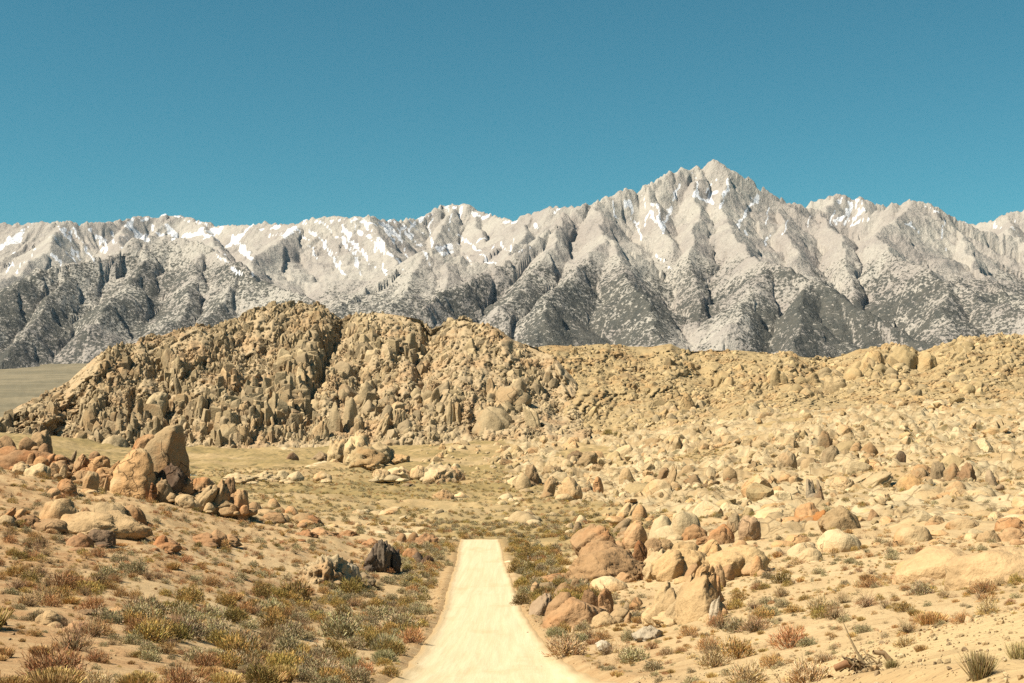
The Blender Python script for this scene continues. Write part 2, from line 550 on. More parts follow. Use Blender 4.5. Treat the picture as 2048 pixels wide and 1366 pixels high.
def build_road():
    ys = np.concatenate([np.linspace(4, 60, 90)[:-1], np.linspace(60, 206, 130)])
    us = np.linspace(-1.16, 1.16, 29)
    V, E = [], []
    for y in ys:
        h = float(road_half(y))
        for u in us:
            wob = 0.12 * float(noise2(y * 0.35, 3.3 if u < 0 else 8.8)) * (abs(u) > 0.8)
            x = float(road_x(y)) + u * h + wob * np.sign(u)
            V.append((x, y))
            E.append(abs(u))
    V = np.array(V)
    E = np.array(E)
    zc = ground_z(road_x(V[:, 1]), V[:, 1], False)
    zb = ground_z(V[:, 0], V[:, 1], False)
    z = zb + 0.05 - 0.03 * E ** 2 + 0.02 * noise2(V[:, 0] * 1.3, V[:, 1] * 0.08, 4) + 0.10 * np.exp(-((E - 0.97) / 0.06) ** 2) - 0.25 * sstep(1.04, 1.16, E)
    # the swell in the road bed
    z = z + 0.14 * np.exp(-((V[:, 1] - 112) / 5.0) ** 2) * (E < 1.05)
    z = z - 0.3 * sstep(204.5, 206, V[:, 1])
    o = mesh_obj('road', np.column_stack([V, z]), grid_faces(len(ys), len(us)), M_ROAD, attrs={'edge': sstep(0.82, 1.02, E)})
    tag(o, 'pale graded dirt road running straight away downhill', 'road', kind='structure')
    return o


road = build_road()


def strip_path(name, pts, width, label):
    """a dirt track laid on the ground; pts are (px, row) picture points of the meadow"""
    px, py = np.array(pts, float).T
    D = ground_hit(px, py)
    t = np.linspace(0, len(pts) - 1, 30)
    k = np.arange(len(pts))
    px, D = np.interp(t, k, px), np.interp(t, k, D)
    x, y = X_of(px, D), D
    tx, ty = np.gradient(x), np.gradient(y)
    l = np.hypot(tx, ty)
    nx, ny = -ty / l, tx / l
    V, E = [], []
    for s in (-1, -0.5, 0, 0.5, 1):
        w = width * 0.5 * (1 + 0.25 * noise2(t * 1.7, s * 5.0, 6))
        V.append(np.column_stack([x + nx * s * w, y + ny * s * w]))
        E.append(np.full(len(t), abs(s) * 0.8))
    V = np.array(V)
    z = ground_z(V[..., 0], V[..., 1]) + 0.22
    z = z - 0.1
    z[[0, -1]] -= 0.4
    z[:, [0, -1]] -= 0.45
    o = mesh_obj(name, np.dstack([V, z]).reshape(-1, 3), grid_faces(5, len(t)), M_ROAD, attrs={'edge': np.array(E)})
    return tag(o, label, 'track', kind='structure')


strip_path('dirt_track', [(700, 1071), (760, 1073), (850, 1076), (918, 1078)], 4.0, 'thin pale side track meeting the far end of the road from the left')
strip_path('dirt_track', [(1014, 1127), (1040, 1126), (1072, 1125)], 2.2, 'short pale turnout beside the white stake')
strip_path('dirt_track', [(615, 936), (640, 932), (668, 926), (694, 920)], 5.0, 'narrow pale track crossing the olive meadow')
strip_path('dirt_track', [(556, 893), (562, 898), (570, 902), (584, 905)], 5.0, 'pale track curving out from the foot of the dark hill')
strip_path('dirt_track', [(640, 929), (690, 930), (730, 929)], 4.0, 'faint pale track below the crumbly pinnacles')

# ------------------------------------------------------------------ mountains
SNOW = []   # (polyline in picture coordinates, width)


def _st(w, *p):
    SNOW.append((np.array(p, float), w))


for x0, y0, x1, y1, w in [(125, 457, 164, 522, 5), (147, 457, 185, 522, 5), (178, 460, 206, 500, 7), (222, 464, 238, 497, 6), (108, 505, 122, 530, 5),
                          (135, 505, 150, 525, 4), (30, 500, 12, 545, 5), (75, 500, 30, 545, 3), (0, 500, 15, 480, 6), (195, 470, 215, 500, 8),
                          (256, 452, 292, 478, 11), (300, 452, 330, 470, 6), (330, 450, 352, 475, 10), (375, 468, 420, 472, 10), (400, 462, 440, 462, 8),
                          (250, 447, 290, 436, 4), (290, 436, 345, 431, 4), (345, 432, 440, 456, 3), (432, 505, 470, 545, 4), (470, 480, 500, 505, 8),
                          (480, 500, 512, 520, 7), (445, 512, 480, 550, 3), (566, 470, 592, 458, 10), (545, 455, 560, 458, 5), (530, 478, 560, 472, 4),
                          (510, 545, 512, 560, 4), (462, 470, 480, 478, 5), (520, 460, 548, 452, 4), (600, 448, 735, 434, 3)]:
    _st(w, (x0, y0), (x1, y1))
for k in range(13):
    x0 = 600 + k * 17 + [0, 6, -5, 3, 9, -4, 0, 7, -6, 4, -3, 8, 0][k]
    y0 = 462 - 22 * min(1, k / 6) + (k % 3) * 4
    L = [60, 95, 80, 110, 70, 90, 120, 85, 100, 60, 75, 90, 50][k]
    _st([3.5, 5, 3, 5.5, 4, 5, 6, 4, 5, 4, 5, 4, 3][k], (x0, y0), (x0 + L * (0.3 + 0.05 * (k % 4)), y0 + L * 0.45), (x0 + L * (0.62 + 0.07 * (k % 3)), y0 + L * 0.9))
for w, *p in [(9, (872, 497), (890, 494), (912, 492)), (6, (880, 505), (905, 505)), (4, (862, 420), (862, 470), (860, 490)), (5, (820, 448), (850, 436)), (3, (895, 420), (900, 460)),
              (4, (910, 470), (950, 490)), (4, (935, 478), (960, 500)), (3, (985, 490), (978, 515)), (3, (1000, 488), (1022, 503)), (4, (1025, 480), (1020, 505)), (3, (940, 425), (985, 445)),
              (3, (890, 412), (930, 411)), (3, (955, 508), (985, 528)), (3, (925, 510), (945, 525)), (3, (1070, 448), (1090, 458)), (4, (1010, 442), (1040, 448)), (3, (870, 425), (835, 442)),
              (3, (1100, 425), (1130, 420)), (4, (780, 440), (800, 470)), (4, (810, 455), (830, 475)), (3, (1040, 500), (1055, 495)),
              # the peak
              (5, (1388, 362), (1392, 385), (1402, 400)), (6, (1402, 400), (1420, 402), (1430, 385)), (5, (1412, 405), (1400, 395)), (5, (1458, 357), (1450, 385), (1443, 412)), (3, (1432, 362), (1418, 380)),
              (4, (1510, 385), (1495, 415), (1480, 440), (1485, 460)), (4, (1485, 460), (1500, 472)), (3, (1540, 410), (1530, 450)), (3, (1578, 445), (1565, 475)), (3, (1545, 470), (1525, 490)),
              (4, (1282, 385), (1297, 420), (1312, 440), (1325, 462)), (5, (1308, 400), (1318, 430), (1325, 455)), (4, (1362, 365), (1345, 405), (1325, 450)), (4, (1255, 400), (1268, 440), (1285, 480)),
              (4, (1310, 510), (1335, 532), (1345, 540)), (3, (1222, 405), (1240, 440)), (3, (1265, 425), (1250, 410)), (3, (1300, 420), (1280, 460)),
              # the peaks to the right
              (6, (1685, 398), (1690, 420), (1672, 445)), (5, (1700, 400), (1695, 430), (1690, 445)), (5, (1720, 402), (1735, 420), (1700, 440)), (4, (1745, 435), (1700, 450)), (4, (1665, 425), (1660, 450)),
              (4, (1715, 398), (1712, 420)), (5, (1730, 404), (1715, 430)), (3, (1620, 430), (1622, 450)), (5, (1845, 408), (1875, 425)), (4, (1885, 445), (1890, 475)), (4, (1820, 445), (1828, 455)),
              (4, (1925, 447), (1945, 449)), (3, (2020, 430), (2030, 445)), (3, (2000, 450), (1985, 460)), (4, (1700, 460), (1712, 445)), (3, (1835, 470), (1840, 455)), (3, (1885, 480), (1888, 500))]:
    _st(w, *p)


def seg_dist(px, py, a, b):
    ax, ay = a
    bx, by = b
    vx, vy = bx - ax, by - ay
    t = np.clip(((px - ax) * vx + (py - ay) * vy) / (vx * vx + vy * vy + 1e-9), 0, 1)
    return np.hypot(px - ax - t * vx, py - ay - t * vy), t


MT_STEP = 2.0


def mountain(name, ridges, px0, px1, d0, d1, nr, label, seed, slope=0.72, flute=95.0, snowline=0.5, vegshift=0.0, vegmul=1.0):
    """a massif as ridge lines that fall away to both sides; ridges: (points (px, row, km), slope factor)"""
    pxs = np.arange(px0, px1 + 1, MT_STEP)
    az = np.arctan((pxs - 1024) / F)
    D = np.linspace(d0, d1, nr) * 1000.0
    DD, PX = np.meshgrid(D, pxs, indexing='ij')
    x, y = X_of(PX, DD), DD
    # warp so that the ridges wander
    wx = x + 45 * fbm2(x / 420, y / 420, 4, seed + 1)
    wy = y + 45 * fbm2(x / 420, y / 420, 4, seed + 7)
    zmax = np.full(x.shape, -1e9)
    bal, bd, brid = np.zeros(x.shape), np.zeros(x.shape), np.zeros(x.shape)
    for ri, (pts, sl) in enumerate(ridges):
        P = np.array(pts, float)
        rx, ry = X_of(P[:, 0], P[:, 2] * 1000), P[:, 2] * 1000
        rz = Z_of(P[:, 1], P[:, 2] * 1000)
        acc = 0.0
        for k in range(len(P) - 1):
            vx, vy = rx[k + 1] - rx[k], ry[k + 1] - ry[k]
            L = math.hypot(vx, vy)
            t = np.clip(((wx - rx[k]) * vx + (wy - ry[k]) * vy) / (L * L), 0, 1)
            qx, qy = wx - rx[k] - t * vx, wy - ry[k] - t * vy
            d = np.sqrt(qx * qx + qy * qy)
            sgn = np.where((wx - rx[k]) * vy > (wy - ry[k]) * vx, 0.25, -0.25)
            zz = rz[k] + t * (rz[k + 1] - rz[k]) - slope * sl * (d - 0.22 * d * np.minimum(d / 2200.0, 1))
            m = zz > zmax
            zmax = np.where(m, zz, zmax)
            bal = np.where(m, acc + t * L + d * sgn, bal)
            bd = np.where(m, d, bd)
            brid = np.where(m, ri, brid)
            acc += L
    fl = 0.55 * np.abs(noise2(bal / 330.0, bd / 4200.0 + brid * 7.7, seed)) + 0.60 * np.abs(noise2(bal / 140.0, bd / 2600.0 + brid * 3.1, seed + 20)) + 0.5 * np.abs(noise2(bal / 52.0, bd / 900.0 + brid * 1.7, seed + 24))
    zmax = zmax - 1.15 * flute * fl * sstep(0, 260, bd)
    # a ridge rises and dips in small teeth
    zmax = zmax + np.where(brid == 0, 24, 12) * fbm2(bal / 130.0, brid * 5.5, 3, seed + 3, ridged=True) * sstep(260, 0, bd) - 14
    crest = np.clip(bd / 900.0, 0, 1)
    rug = fbm2(x / 330, y / 330, 5, seed + 50, 0.52, ridged=True)
    z = zmax + (22 * rug) * (0.35 + 0.65 * crest) + 7 * fbm2(x / 45, y / 45, 2, seed + 60)
    gz = ground_z(x, y, False)
    keep = z > gz - 60
    m2 = keep.copy()
    m2[1:] |= keep[:-1]
    m2[:-1] |= keep[1:]
    py = HY - z / y * F
    # where the photograph has snow
    sn = np.zeros(x.shape)
    wob = 9.0 * fbm2(PX / 26.0, py / 26.0, 3, seed + 90)
    PXw, pyw = PX + wob, py + 7.0 * fbm2(PX / 30.0 + 5, py / 22.0, 3, seed + 95)
    brk = np.clip(1.0 + 1.0 * fbm2(PX / 14.0, py / 20.0, 3, seed + 97), 0.0, 1.5)
    for line, w in SNOW:
        lo, hi = line.min(0) - 3 * w, line.max(0) + 3 * w
        sel = (PX > lo[0]) & (PX < hi[0]) & (py > lo[1]) & (py < hi[1])
        if not sel.any():
            continue
        best = np.full(sel.sum(), 1e9)
        for k in range(len(line) - 1):
            dd, _ = seg_dist(PXw[sel], pyw[sel], line[k], line[k + 1])
            best = np.minimum(best, dd)
        sn[sel] = np.maximum(sn[sel], (1.0 - best / (1.0 * w)) * brk[sel] * (1.25 if seed == 91 else 1.0))
    gx = np.gradient(z, axis=1) / np.gradient(x, axis=1)
    gy = np.gradient(z, axis=0) / np.gradient(y, axis=0)
    lap = np.gradient(gx, axis=1) / np.gradient(x, axis=1) + np.gradient(gy, axis=0) / np.gradient(y, axis=0)
    lap = _blur(_blur(lap, 1, 0), 1, 1)
    gully = np.clip(lap / 0.012, -1, 1)
    high = sstep(1350, 1750, z)
    streak = sstep(0.42, 0.75, np.abs(noise2(bal / 140.0, bd / 2600.0 + brid * 3.1, seed + 20)) + 0.35 * np.abs(noise2(bal / 52.0, bd / 900.0 + brid * 1.7, seed + 24)))
    snow = np.clip(np.maximum(sn * 0.92, snowline * high * np.clip(streak * (0.75 + 0.9 * fbm2(x / 500, y / 500, 3, seed + 70)), 0, 1)), 0, 1)
    steep = np.hypot(gx, gy)
    nv = fbm2(x / 700, y / 700, 4, seed + 80)
    veg = sstep(1330 + vegshift, 800 + vegshift, z + 260 * nv) * vegmul * (1 - 0.5 * sstep(1.3, 2.1, steep))
    veg = veg * (1 + 0.1 * sstep(1470, 1530, PX) * sstep(1900, 1820, PX) * sstep(9000, 8200, y))
    veg = np.clip(veg * (0.80 + 0.35 * nv) * (1 - 0.55 * sstep(1320, 1370, PX) * sstep(1520, 1450, PX) * sstep(640, 520, z - 60 * nv)), 0, 1)
    o = mesh_obj(name, np.stack([x, y, z], -1).reshape(-1, 3), grid_faces(nr, len(pxs), m2), M_MOUNT, attrs={'snow': snow, 'veg': veg})
    bm = bmesh.new()
    bm.from_mesh(o.data)
    bmesh.ops.delete(bm, geom=[v for v in bm.verts if not v.link_faces], context='VERTS')
    bm.to_mesh(o.data)
    bm.free()
    tag(o, label, 'mountain', kind='structure')
    return o


crest_far = [((-220, 452, 12.6), (0, 453, 12.6), (60, 450, 12.5), (120, 447, 12.5), (200, 447, 12.8), (255, 445, 13.2), (290, 436, 13.5), (330, 431, 13.6), (370, 436, 13.6), (400, 446, 13.4), (440, 456, 13.2),
              (480, 453, 13), (500, 455, 12.8), (540, 448, 12.7), (560, 453, 12.5), (580, 452, 12.3), (600, 447, 12.2), (640, 440, 12.1), (700, 436, 12), (735, 433, 12), (760, 441, 12.3), (800, 446, 12.7),
              (835, 440, 13.1), (860, 425, 13.3), (888, 412, 13.5), (935, 410, 13.5), (945, 422, 13.4), (980, 432, 13.2), (1010, 441, 12.9), (1030, 448, 12.6), (1060, 430, 12.3), (1100, 420, 12.1), (1150, 416, 12),
              (1220, 425, 12)), 1.0]
mountain('mountain', [crest_far,
                      [((600, 447, 12.2), (555, 482, 11.5), (512, 512, 10.9), (508, 540, 10.4), (560, 582, 9.8)), 0.85],
                      [((120, 447, 12.5), (95, 500, 11.5), (40, 542, 10.8), (-30, 585, 10)), 0.9],
                      [((255, 445, 13.2), (235, 490, 12), (245, 522, 11.4)), 0.9],
                      [((400, 446, 13.4), (430, 490, 12.2), (470, 530, 11.2)), 0.9],
                      [((735, 433, 12), (770, 490, 11.3), (800, 545, 10.5)), 0.8],
                      [((905, 411, 13.5), (880, 462, 12.7), (850, 500, 12)), 0.9],
                      [((940, 415, 13.5), (962, 470, 12.6), (1000, 520, 11.6)), 0.95],
                      [((1060, 430, 12.3), (1040, 480, 11.3), (1000, 530, 10.5)), 0.9]],
         -220, 1220, 9.2, 14.4, 170, 'long snow-streaked crest across the left half of the skyline', 11, slope=0.62, flute=85, snowline=0.62, vegmul=0.95, vegshift=-60)
mountain('mountain', [[((1540, 440, 11.8), (1605, 414, 11.6), (1640, 403, 11.6), (1665, 393, 11.6), (1700, 397, 11.6), (1730, 402, 11.6), (1750, 413, 11.6), (1790, 430, 11.7), (1850, 445, 11.8), (1920, 455, 11.8),
                        (1960, 451, 11.8), (1985, 446, 11.7), (2010, 431, 11.6), (2048, 421, 11.6), (2120, 402, 11.6), (2260, 430, 11.6)), 1.0],
                      [((1665, 393, 11.6), (1650, 440, 10.9), (1640, 480, 10.4)), 0.9], [((1730, 402, 11.6), (1730, 450, 10.8)), 0.9],
                      [((2010, 431, 11.6), (2030, 500, 10.4), (2060, 560, 9.6)), 0.95], [((2120, 402, 11.6), (2140, 480, 10.4)), 0.95]],
         1500, 2270, 9.4, 12.4, 95, 'snow-dusted pale summits set back to the right of the highest peak', 31, slope=0.75, flute=80, snowline=0.55)
mountain('mountain', [[((690, 615, 8.9), (740, 577, 9.2), (790, 547, 9.4), (830, 522, 9.6), (852, 500, 9.7), (870, 505, 9.7), (900, 512, 9.7), (950, 522, 9.7), (985, 532, 9.7), (1050, 560, 9.6)), 0.95],
                      [((852, 500, 9.7), (830, 560, 9.1), (790, 612, 8.5)), 0.9], [((900, 512, 9.7), (895, 570, 9.1), (870, 625, 8.4)), 0.9]],
         620, 1080, 7.8, 10.6, 150, 'low wooded knoll in the gap below the snowy crest', 51, slope=0.62, flute=22, snowline=0.0, vegmul=0.75)
mountain('mountain', [[((-240, 680, 7.5), (-100, 640, 7.8), (0, 607, 8), (34, 573, 8.3), (85, 546, 8.6), (113, 539, 8.7), (147, 532, 8.8), (191, 522, 9), (222, 512, 9.1), (239, 505, 9.2), (270, 485, 9.3), (300, 478, 9.4),
                        (342, 479, 9.4), (393, 486, 9.3), (427, 505, 9.1), (478, 536, 8.7), (513, 560, 8.4), (564, 583, 8.1), (615, 605, 7.8), (690, 645, 7.3)), 1.0],
                      [((300, 478, 9.4), (275, 540, 8.8), (235, 600, 8.2), (195, 650, 7.7)), 0.95], [((393, 486, 9.3), (390, 560, 8.6), (350, 630, 7.9)), 0.95],
                      [((147, 532, 8.8), (100, 600, 8.2), (50, 660, 7.6), (5, 712, 7.1)), 0.95], [((478, 536, 8.7), (450, 600, 8.1), (410, 645, 7.6)), 0.9],
                      [((0, 607, 8), (-40, 660, 7.4), (-90, 710, 6.9)), 0.95]],
         -220, 720, 6.2, 10.2, 150, 'broad dark-flecked foothill in front of the crest on the left', 71, slope=0.62, flute=80, snowline=0.0, vegmul=0.9, vegshift=150)
mountain('mountain', [[((780, 668, 7.0), (820, 640, 7.3), (850, 612, 7.5), (900, 588, 7.8), (950, 565, 8.1), (990, 540, 8.3), (1020, 520, 8.5), (1050, 497, 8.7), (1080, 475, 8.9), (1110, 450, 9.1), (1140, 430, 9.3),
                        (1165, 417, 9.45), (1190, 405, 9.6), (1215, 396, 9.7), (1240, 386, 9.8), (1270, 383, 9.9), (1300, 375, 10), (1330, 356, 10.1), (1355, 343, 10.2), (1375, 339, 10.25), (1400, 336, 10.3), (1430, 324, 10.3),
                        (1450, 336, 10.3), (1470, 355, 10.3), (1490, 358, 10.3), (1505, 368, 10.3), (1520, 378, 10.3), (1545, 386, 10.3), (1560, 396, 10.3), (1580, 406, 10.3), (1605, 416, 10.4), (1640, 428, 10.4), (1700, 440, 10.4),
                        (1760, 430, 10.3), (1790, 412, 10.2), (1810, 406, 10.2), (1830, 404, 10.2), (1855, 409, 10.2), (1880, 421, 10.2), (1900, 437, 10.2), (1930, 450, 10.2), (1960, 470, 10.2), (2048, 482, 10.2), (2270, 490, 10.2)), 1.05],
                      [((1190, 405, 9.6), (1195, 432, 9.2), (1212, 470, 8.7), (1225, 510, 8.3), (1260, 560, 7.7), (1300, 622, 7.1), (1330, 690, 6.5)), 0.78],
                      [((1212, 470, 8.7), (1160, 530, 8.1), (1110, 590, 7.4), (1070, 650, 6.9)), 0.74],
                      [((1110, 450, 9.1), (1095, 500, 8.6), (1060, 550, 8.1), (1010, 610, 7.4)), 0.78],
                      [((1400, 336, 10.3), (1388, 400, 9.7), (1400, 432, 9.3), (1385, 500, 8.6), (1400, 560, 8), (1395, 615, 7.4)), 0.90],
                      [((1300, 375, 10), (1320, 430, 9.4), (1335, 480, 8.9)), 0.82],
                      [((1450, 336, 10.3), (1440, 420, 9.5), (1465, 470, 8.9), (1495, 515, 8.3), (1530, 525, 7.8), (1575, 535, 7.6), (1620, 560, 7.4), (1680, 592, 7.1), (1740, 622, 6.9), (1800, 657, 6.7), (1880, 700, 6.4)), 0.78],
                      [((1530, 525, 7.8), (1500, 590, 7.2), (1450, 655, 6.6)), 0.74], [((1620, 560, 7.4), (1610, 630, 6.8), (1590, 700, 6.2)), 0.74],
                      [((1560, 396, 10.3), (1570, 450, 9.6), (1590, 500, 8.9)), 0.86],
                      [((1640, 428, 10.4), (1665, 460, 9.7), (1690, 485, 9.1), (1700, 560, 8.4), (1705, 600, 8.0)), 1.01],
                      [((1830, 404, 10.2), (1790, 442, 9.7), (1745, 472, 9.2), (1785, 505, 8.7), (1835, 532, 8.2), (1905, 565, 7.7), (1985, 605, 7.2), (2070, 645, 6.8), (2200, 690, 6.4)), 0.78],
                      [((1905, 565, 7.7), (1890, 620, 7.1), (1900, 670, 6.6)), 0.70],
                      [((1900, 437, 10.2), (1932, 485, 9.6), (1962, 545, 9), (2015, 590, 8.5), (2110, 650, 7.8)), 0.82],
                      [((2048, 482, 10.2), (2060, 560, 9.2), (2120, 620, 8.4)), 0.78]],
         760, 2270, 5.6, 10.9, 260, 'highest granite peak with steep pale buttresses and dark wooded lower spurs', 91, slope=0.78, flute=95, snowline=0.36, vegmul=1.0, vegshift=-60)

# ------------------------------------------------------------------ rocky hills of the middle distance
class Hill:
    """a hill face given by its foot, its skyline and the distance of both"""
    def __init__(self, sky, foot, ds, db, seed, gull=(), tall=1.0):
        self.tall = tall
        self.sky, self.foot = np.array(sky, float), np.array(foot, float)
        self.ds, self.db, self.seed, self.gull = np.array(ds, float), np.array(db, float), seed, gull

    def at(self, px, u):
        px = np.asarray(px, float)
        u = np.asarray(u, float)
        s = np.interp(px, self.sky[:, 0], self.sky[:, 1])
        f = np.interp(px, self.foot[:, 0], self.foot[:, 1])
        ds = np.interp(px, self.ds[:, 0], self.ds[:, 1])
        db = np.interp(px, self.db[:, 0], self.db[:, 1])
        uc = np.clip(u, 0, 1)
        py = f + (s - f) * uc
        D = db + (ds - db) * uc ** 1.15
        b = 30 * fbm2(px / 150.0, u * 1.6, 3, self.seed) + 9 * fbm2(px / 38.0, u * 4.5, 3, self.seed + 9, ridged=True)
        for line, w, depth in self.gull:
            best = np.full(np.broadcast(px, u).shape, 1e9)
            for k in range(len(line) - 1):
                d, _ = seg_dist(px, py, line[k], line[k + 1])
                best = np.minimum(best, d)
            b = b + depth * np.exp(-(best / w) ** 2)
        D = D + b * np.sin(np.clip(uc, 0, 1) * math.pi) ** 0.5
        # the far side falls away behind the skyline
        back = np.maximum(u - 1, 0)
        z = Z_of(py, D)
        D2 = D + back * 260
        z = z - back * 75 - 40 * back ** 2
        return X_of(px, D) * (D2 / D), D2, z, py

    def mesh(self, name, px0, px1, step, nu, mat, label):
        pxs = np.arange(px0, px1 + 1, step)
        us = np.concatenate([[-0.12, -0.06], np.linspace(0, 1, nu), [1.08, 1.2, 1.4, 1.7, 2.0]])
        U, P = np.meshgrid(us, pxs, indexing='ij')
        x, y, z, py = self.at(P, np.maximum(U, 0))
        n = fbm2(x / 9.0, z / 9.0 + y / 25.0, 4, self.seed + 30, ridged=True)
        wx_ = x + 3 * noise2(x / 12.0, z / 12.0, 4)
        v1, e1 = worley(wx_ / 9.0, z / (9.0 * self.tall) + y / 60.0, self.seed)
        v2, e2 = worley(wx_ / 3.6, z / (3.6 * self.tall) + y / 24.0, self.seed + 5)
        ins = (U >= 0) & (U <= 1.0)
        rough = 1.0 - 0.7 * sstep(0.9, 1.0, U)
        y = y - ins * rough * (1.2 * n + 3.4 * v1 + 1.7 * v2 - 3.0 * np.exp(-(e1 / 0.10) ** 2) - 1.3 * np.exp(-(e2 / 0.16) ** 2))
        sk = U < 0
        z = np.where(sk, z + U * 60, z)
        y = np.where(sk, y + U * 90, y)
        o = mesh_obj(name, np.stack([x, y, z], -1).reshape(-1, 3), grid_faces(len(us), len(pxs)), mat)
        tag(o, label, 'hill', kind='structure')
        return o

    def dist_at(self, px, py):
        s = np.interp(px, self.sky[:, 0], self.sky[:, 1])
        f = np.interp(px, self.foot[:, 0], self.foot[:, 1])
        u = np.clip((py - f) / (s - f), 0, 1)
        return float(self.at(np.array([px]), np.array([u]))[1][0])


hillA = Hill([(-140, 900), (-60, 868), (0, 838), (40, 810), (90, 790), (140, 760), (165, 737), (190, 714), (215, 698), (240, 688), (265, 690), (290, 676), (320, 672), (360, 658), (400, 651), (430, 658), (470, 640), (500, 623),
              (540, 610), (600, 608), (640, 610), (665, 628), (685, 642), (710, 632), (750, 626), (780, 628), (810, 633), (840, 639), (862, 660), (880, 654), (905, 640), (930, 637), (955, 649), (975, 649), (1000, 659), (1025, 679),
              (1045, 687), (1070, 695), (1110, 715), (1150, 760), (1180, 830)],
             [(-140, 905), (0, 900), (120, 915), (250, 915), (370, 910), (440, 897), (500, 892), (600, 890), (700, 890), (800, 888), (900, 886), (1000, 882), (1080, 872), (1180, 868)],
             [(-140, 900), (200, 1000), (450, 1080), (600, 1130), (760, 1110), (920, 1080), (1060, 1050), (1180, 1000)],
             [(-140, 840), (200, 830), (450, 850), (600, 860), (900, 860), (1080, 850), (1180, 850)], 201,
             [([(690, 645), (655, 720), (630, 800), (612, 890)], 16, 34), ([(862, 660), (835, 730), (850, 800)], 13, 26), ([(300, 690), (330, 760), (345, 840), (330, 905)], 18, 20), ([(1060, 690), (1100, 780), (1130, 868)], 22, 30)], 2.3)
hillB = Hill([(1020, 760), (1050, 705), (1080, 693), (1100, 690), (1150, 693), (1200, 688), (1260, 693), (1300, 694), (1340, 687), (1375, 704), (1420, 701), (1480, 701), (1550, 708), (1580, 701), (1600, 713), (1640, 718), (1680, 713),
              (1715, 699), (1760, 694), (1810, 689), (1840, 704), (1870, 693), (1900, 684), (1940, 673), (1970, 676), (2000, 667), (2048, 676), (2150, 664), (2300, 690)],
             [(1020, 875), (1100, 872), (1250, 868), (1400, 852), (1550, 838), (1700, 815), (1900, 806), (2050, 802), (2300, 800)],
             [(1020, 1120), (1300, 1180), (1640, 1220), (1950, 1160), (2300, 1150)],
             [(1020, 900), (1250, 850), (1550, 800), (2048, 800), (2300, 800)], 241,
             [([(1380, 705), (1420, 770), (1440, 840)], 20, 30), ([(1640, 720), (1650, 780), (1690, 815)], 24, 34)])
# ------------------------------------------------------------------ rock
def rock_material(name, s, patina=0.5, crackw=0.016, bumpd=0.12, lichen=0.5):
    """granite; the tint comes from the object colour, s = size of the features in metres"""
    m = NT(name)
    oi = m.n('ShaderNodeObjectInfo')
    ta = m.n('ShaderNodeAttribute', attribute_name='tint')
    p = m.pos(1.0 / s)
    tintv = m.math('ADD', 0.80, m.math('MULTIPLY', oi.outputs['Random'], 0.38))
    comb = m.n('ShaderNodeCombineXYZ')
    for i in range(3):
        m.put(comb.inputs[i], tintv)
    c = m.mix(1.0, ta.outputs['Color'], comb.outputs[0], 'MULTIPLY')
    n1 = m.noise(p, 0.35, 4, 0.6)
    n2 = m.noise(p, 0.8, 5, 0.65)
    n3 = m.noise(p, 7.0, 4, 0.7)
    rust = m.mix(1.0, c, (0.95, 0.60, 0.36), 'MULTIPLY')
    c = m.mix(m.math('MULTIPLY', m.ramp(m.math('ADD', n1, m.math('MULTIPLY', oi.outputs['Random'], 0.06)), 0.50, 0.66), patina), c, rust)
    dark = m.mix(1.0, c, (0.52, 0.50, 0.48), 'MULTIPLY')
    c = m.mix(m.math('MULTIPLY', m.ramp(n2, 0.53, 0.68), lichen), c, dark)
    pale = m.mix(1.0, c, (1.25, 1.28, 1.30), 'MULTIPLY')
    c = m.mix(m.math('MULTIPLY', m.ramp(n2, 0.44, 0.30), 0.6), c, pale)
    c = m.mix(0.6, c, m.mix(n3, (0.45, 0.45, 0.45), (1.5, 1.5, 1.5)), 'MULTIPLY')
    # joints: a few long cracks
    warp = m.n('ShaderNodeVectorMath', operation='ADD')
    m.put(warp.inputs[0], m.pos((0.55 / s, 0.55 / s, 0.26 / s)))
    wn_ = m.n('ShaderNodeTexNoise')
    m.put(wn_.inputs['Vector'], p)
    wn_.inputs['Scale'].default_value = 0.9
    m.t.links.new(wn_.outputs['Color'], warp.inputs[1])
    v = m.voronoi(warp.outputs[0], 0.8, 'DISTANCE_TO_EDGE')
    cr = m.math('MULTIPLY', m.ramp(v.outputs['Distance'], crackw, crackw * 0.25), m.ramp(n1, 0.46, 0.60))
    c = m.mix(m.math('MULTIPLY', cr, 0.45), c, (0.075, 0.05, 0.03))
    h = m.math('SUBTRACT', m.math('ADD', m.math('MULTIPLY', n2, 1.6), m.math('MULTIPLY', n3, 0.45)), m.math('MULTIPLY', cr, 0.8))
    m.bump(h, 0.8, bumpd * s)
    return m.color(c)


M_ROCK = rock_material('granite_near', 2.6)
M_ROCK_MID = rock_material('granite_field', 5.0, patina=0.4, lichen=0.4)
M_ROCK_FAR = rock_material('granite_hill', 9.0, patina=0.28, bumpd=0.10, lichen=0.55)


def ico(sub):
    bm = bmesh.new()
    bmesh.ops.create_icosphere(bm, subdivisions=sub, radius=1.0)
    v = np.array([x.co[:] for x in bm.verts])
    f = np.array([[q.index for q in p.verts] for p in bm.faces])
    bm.free()
    return v, f


ICO = {k: ico(k) for k in (2, 3, 4, 5)}


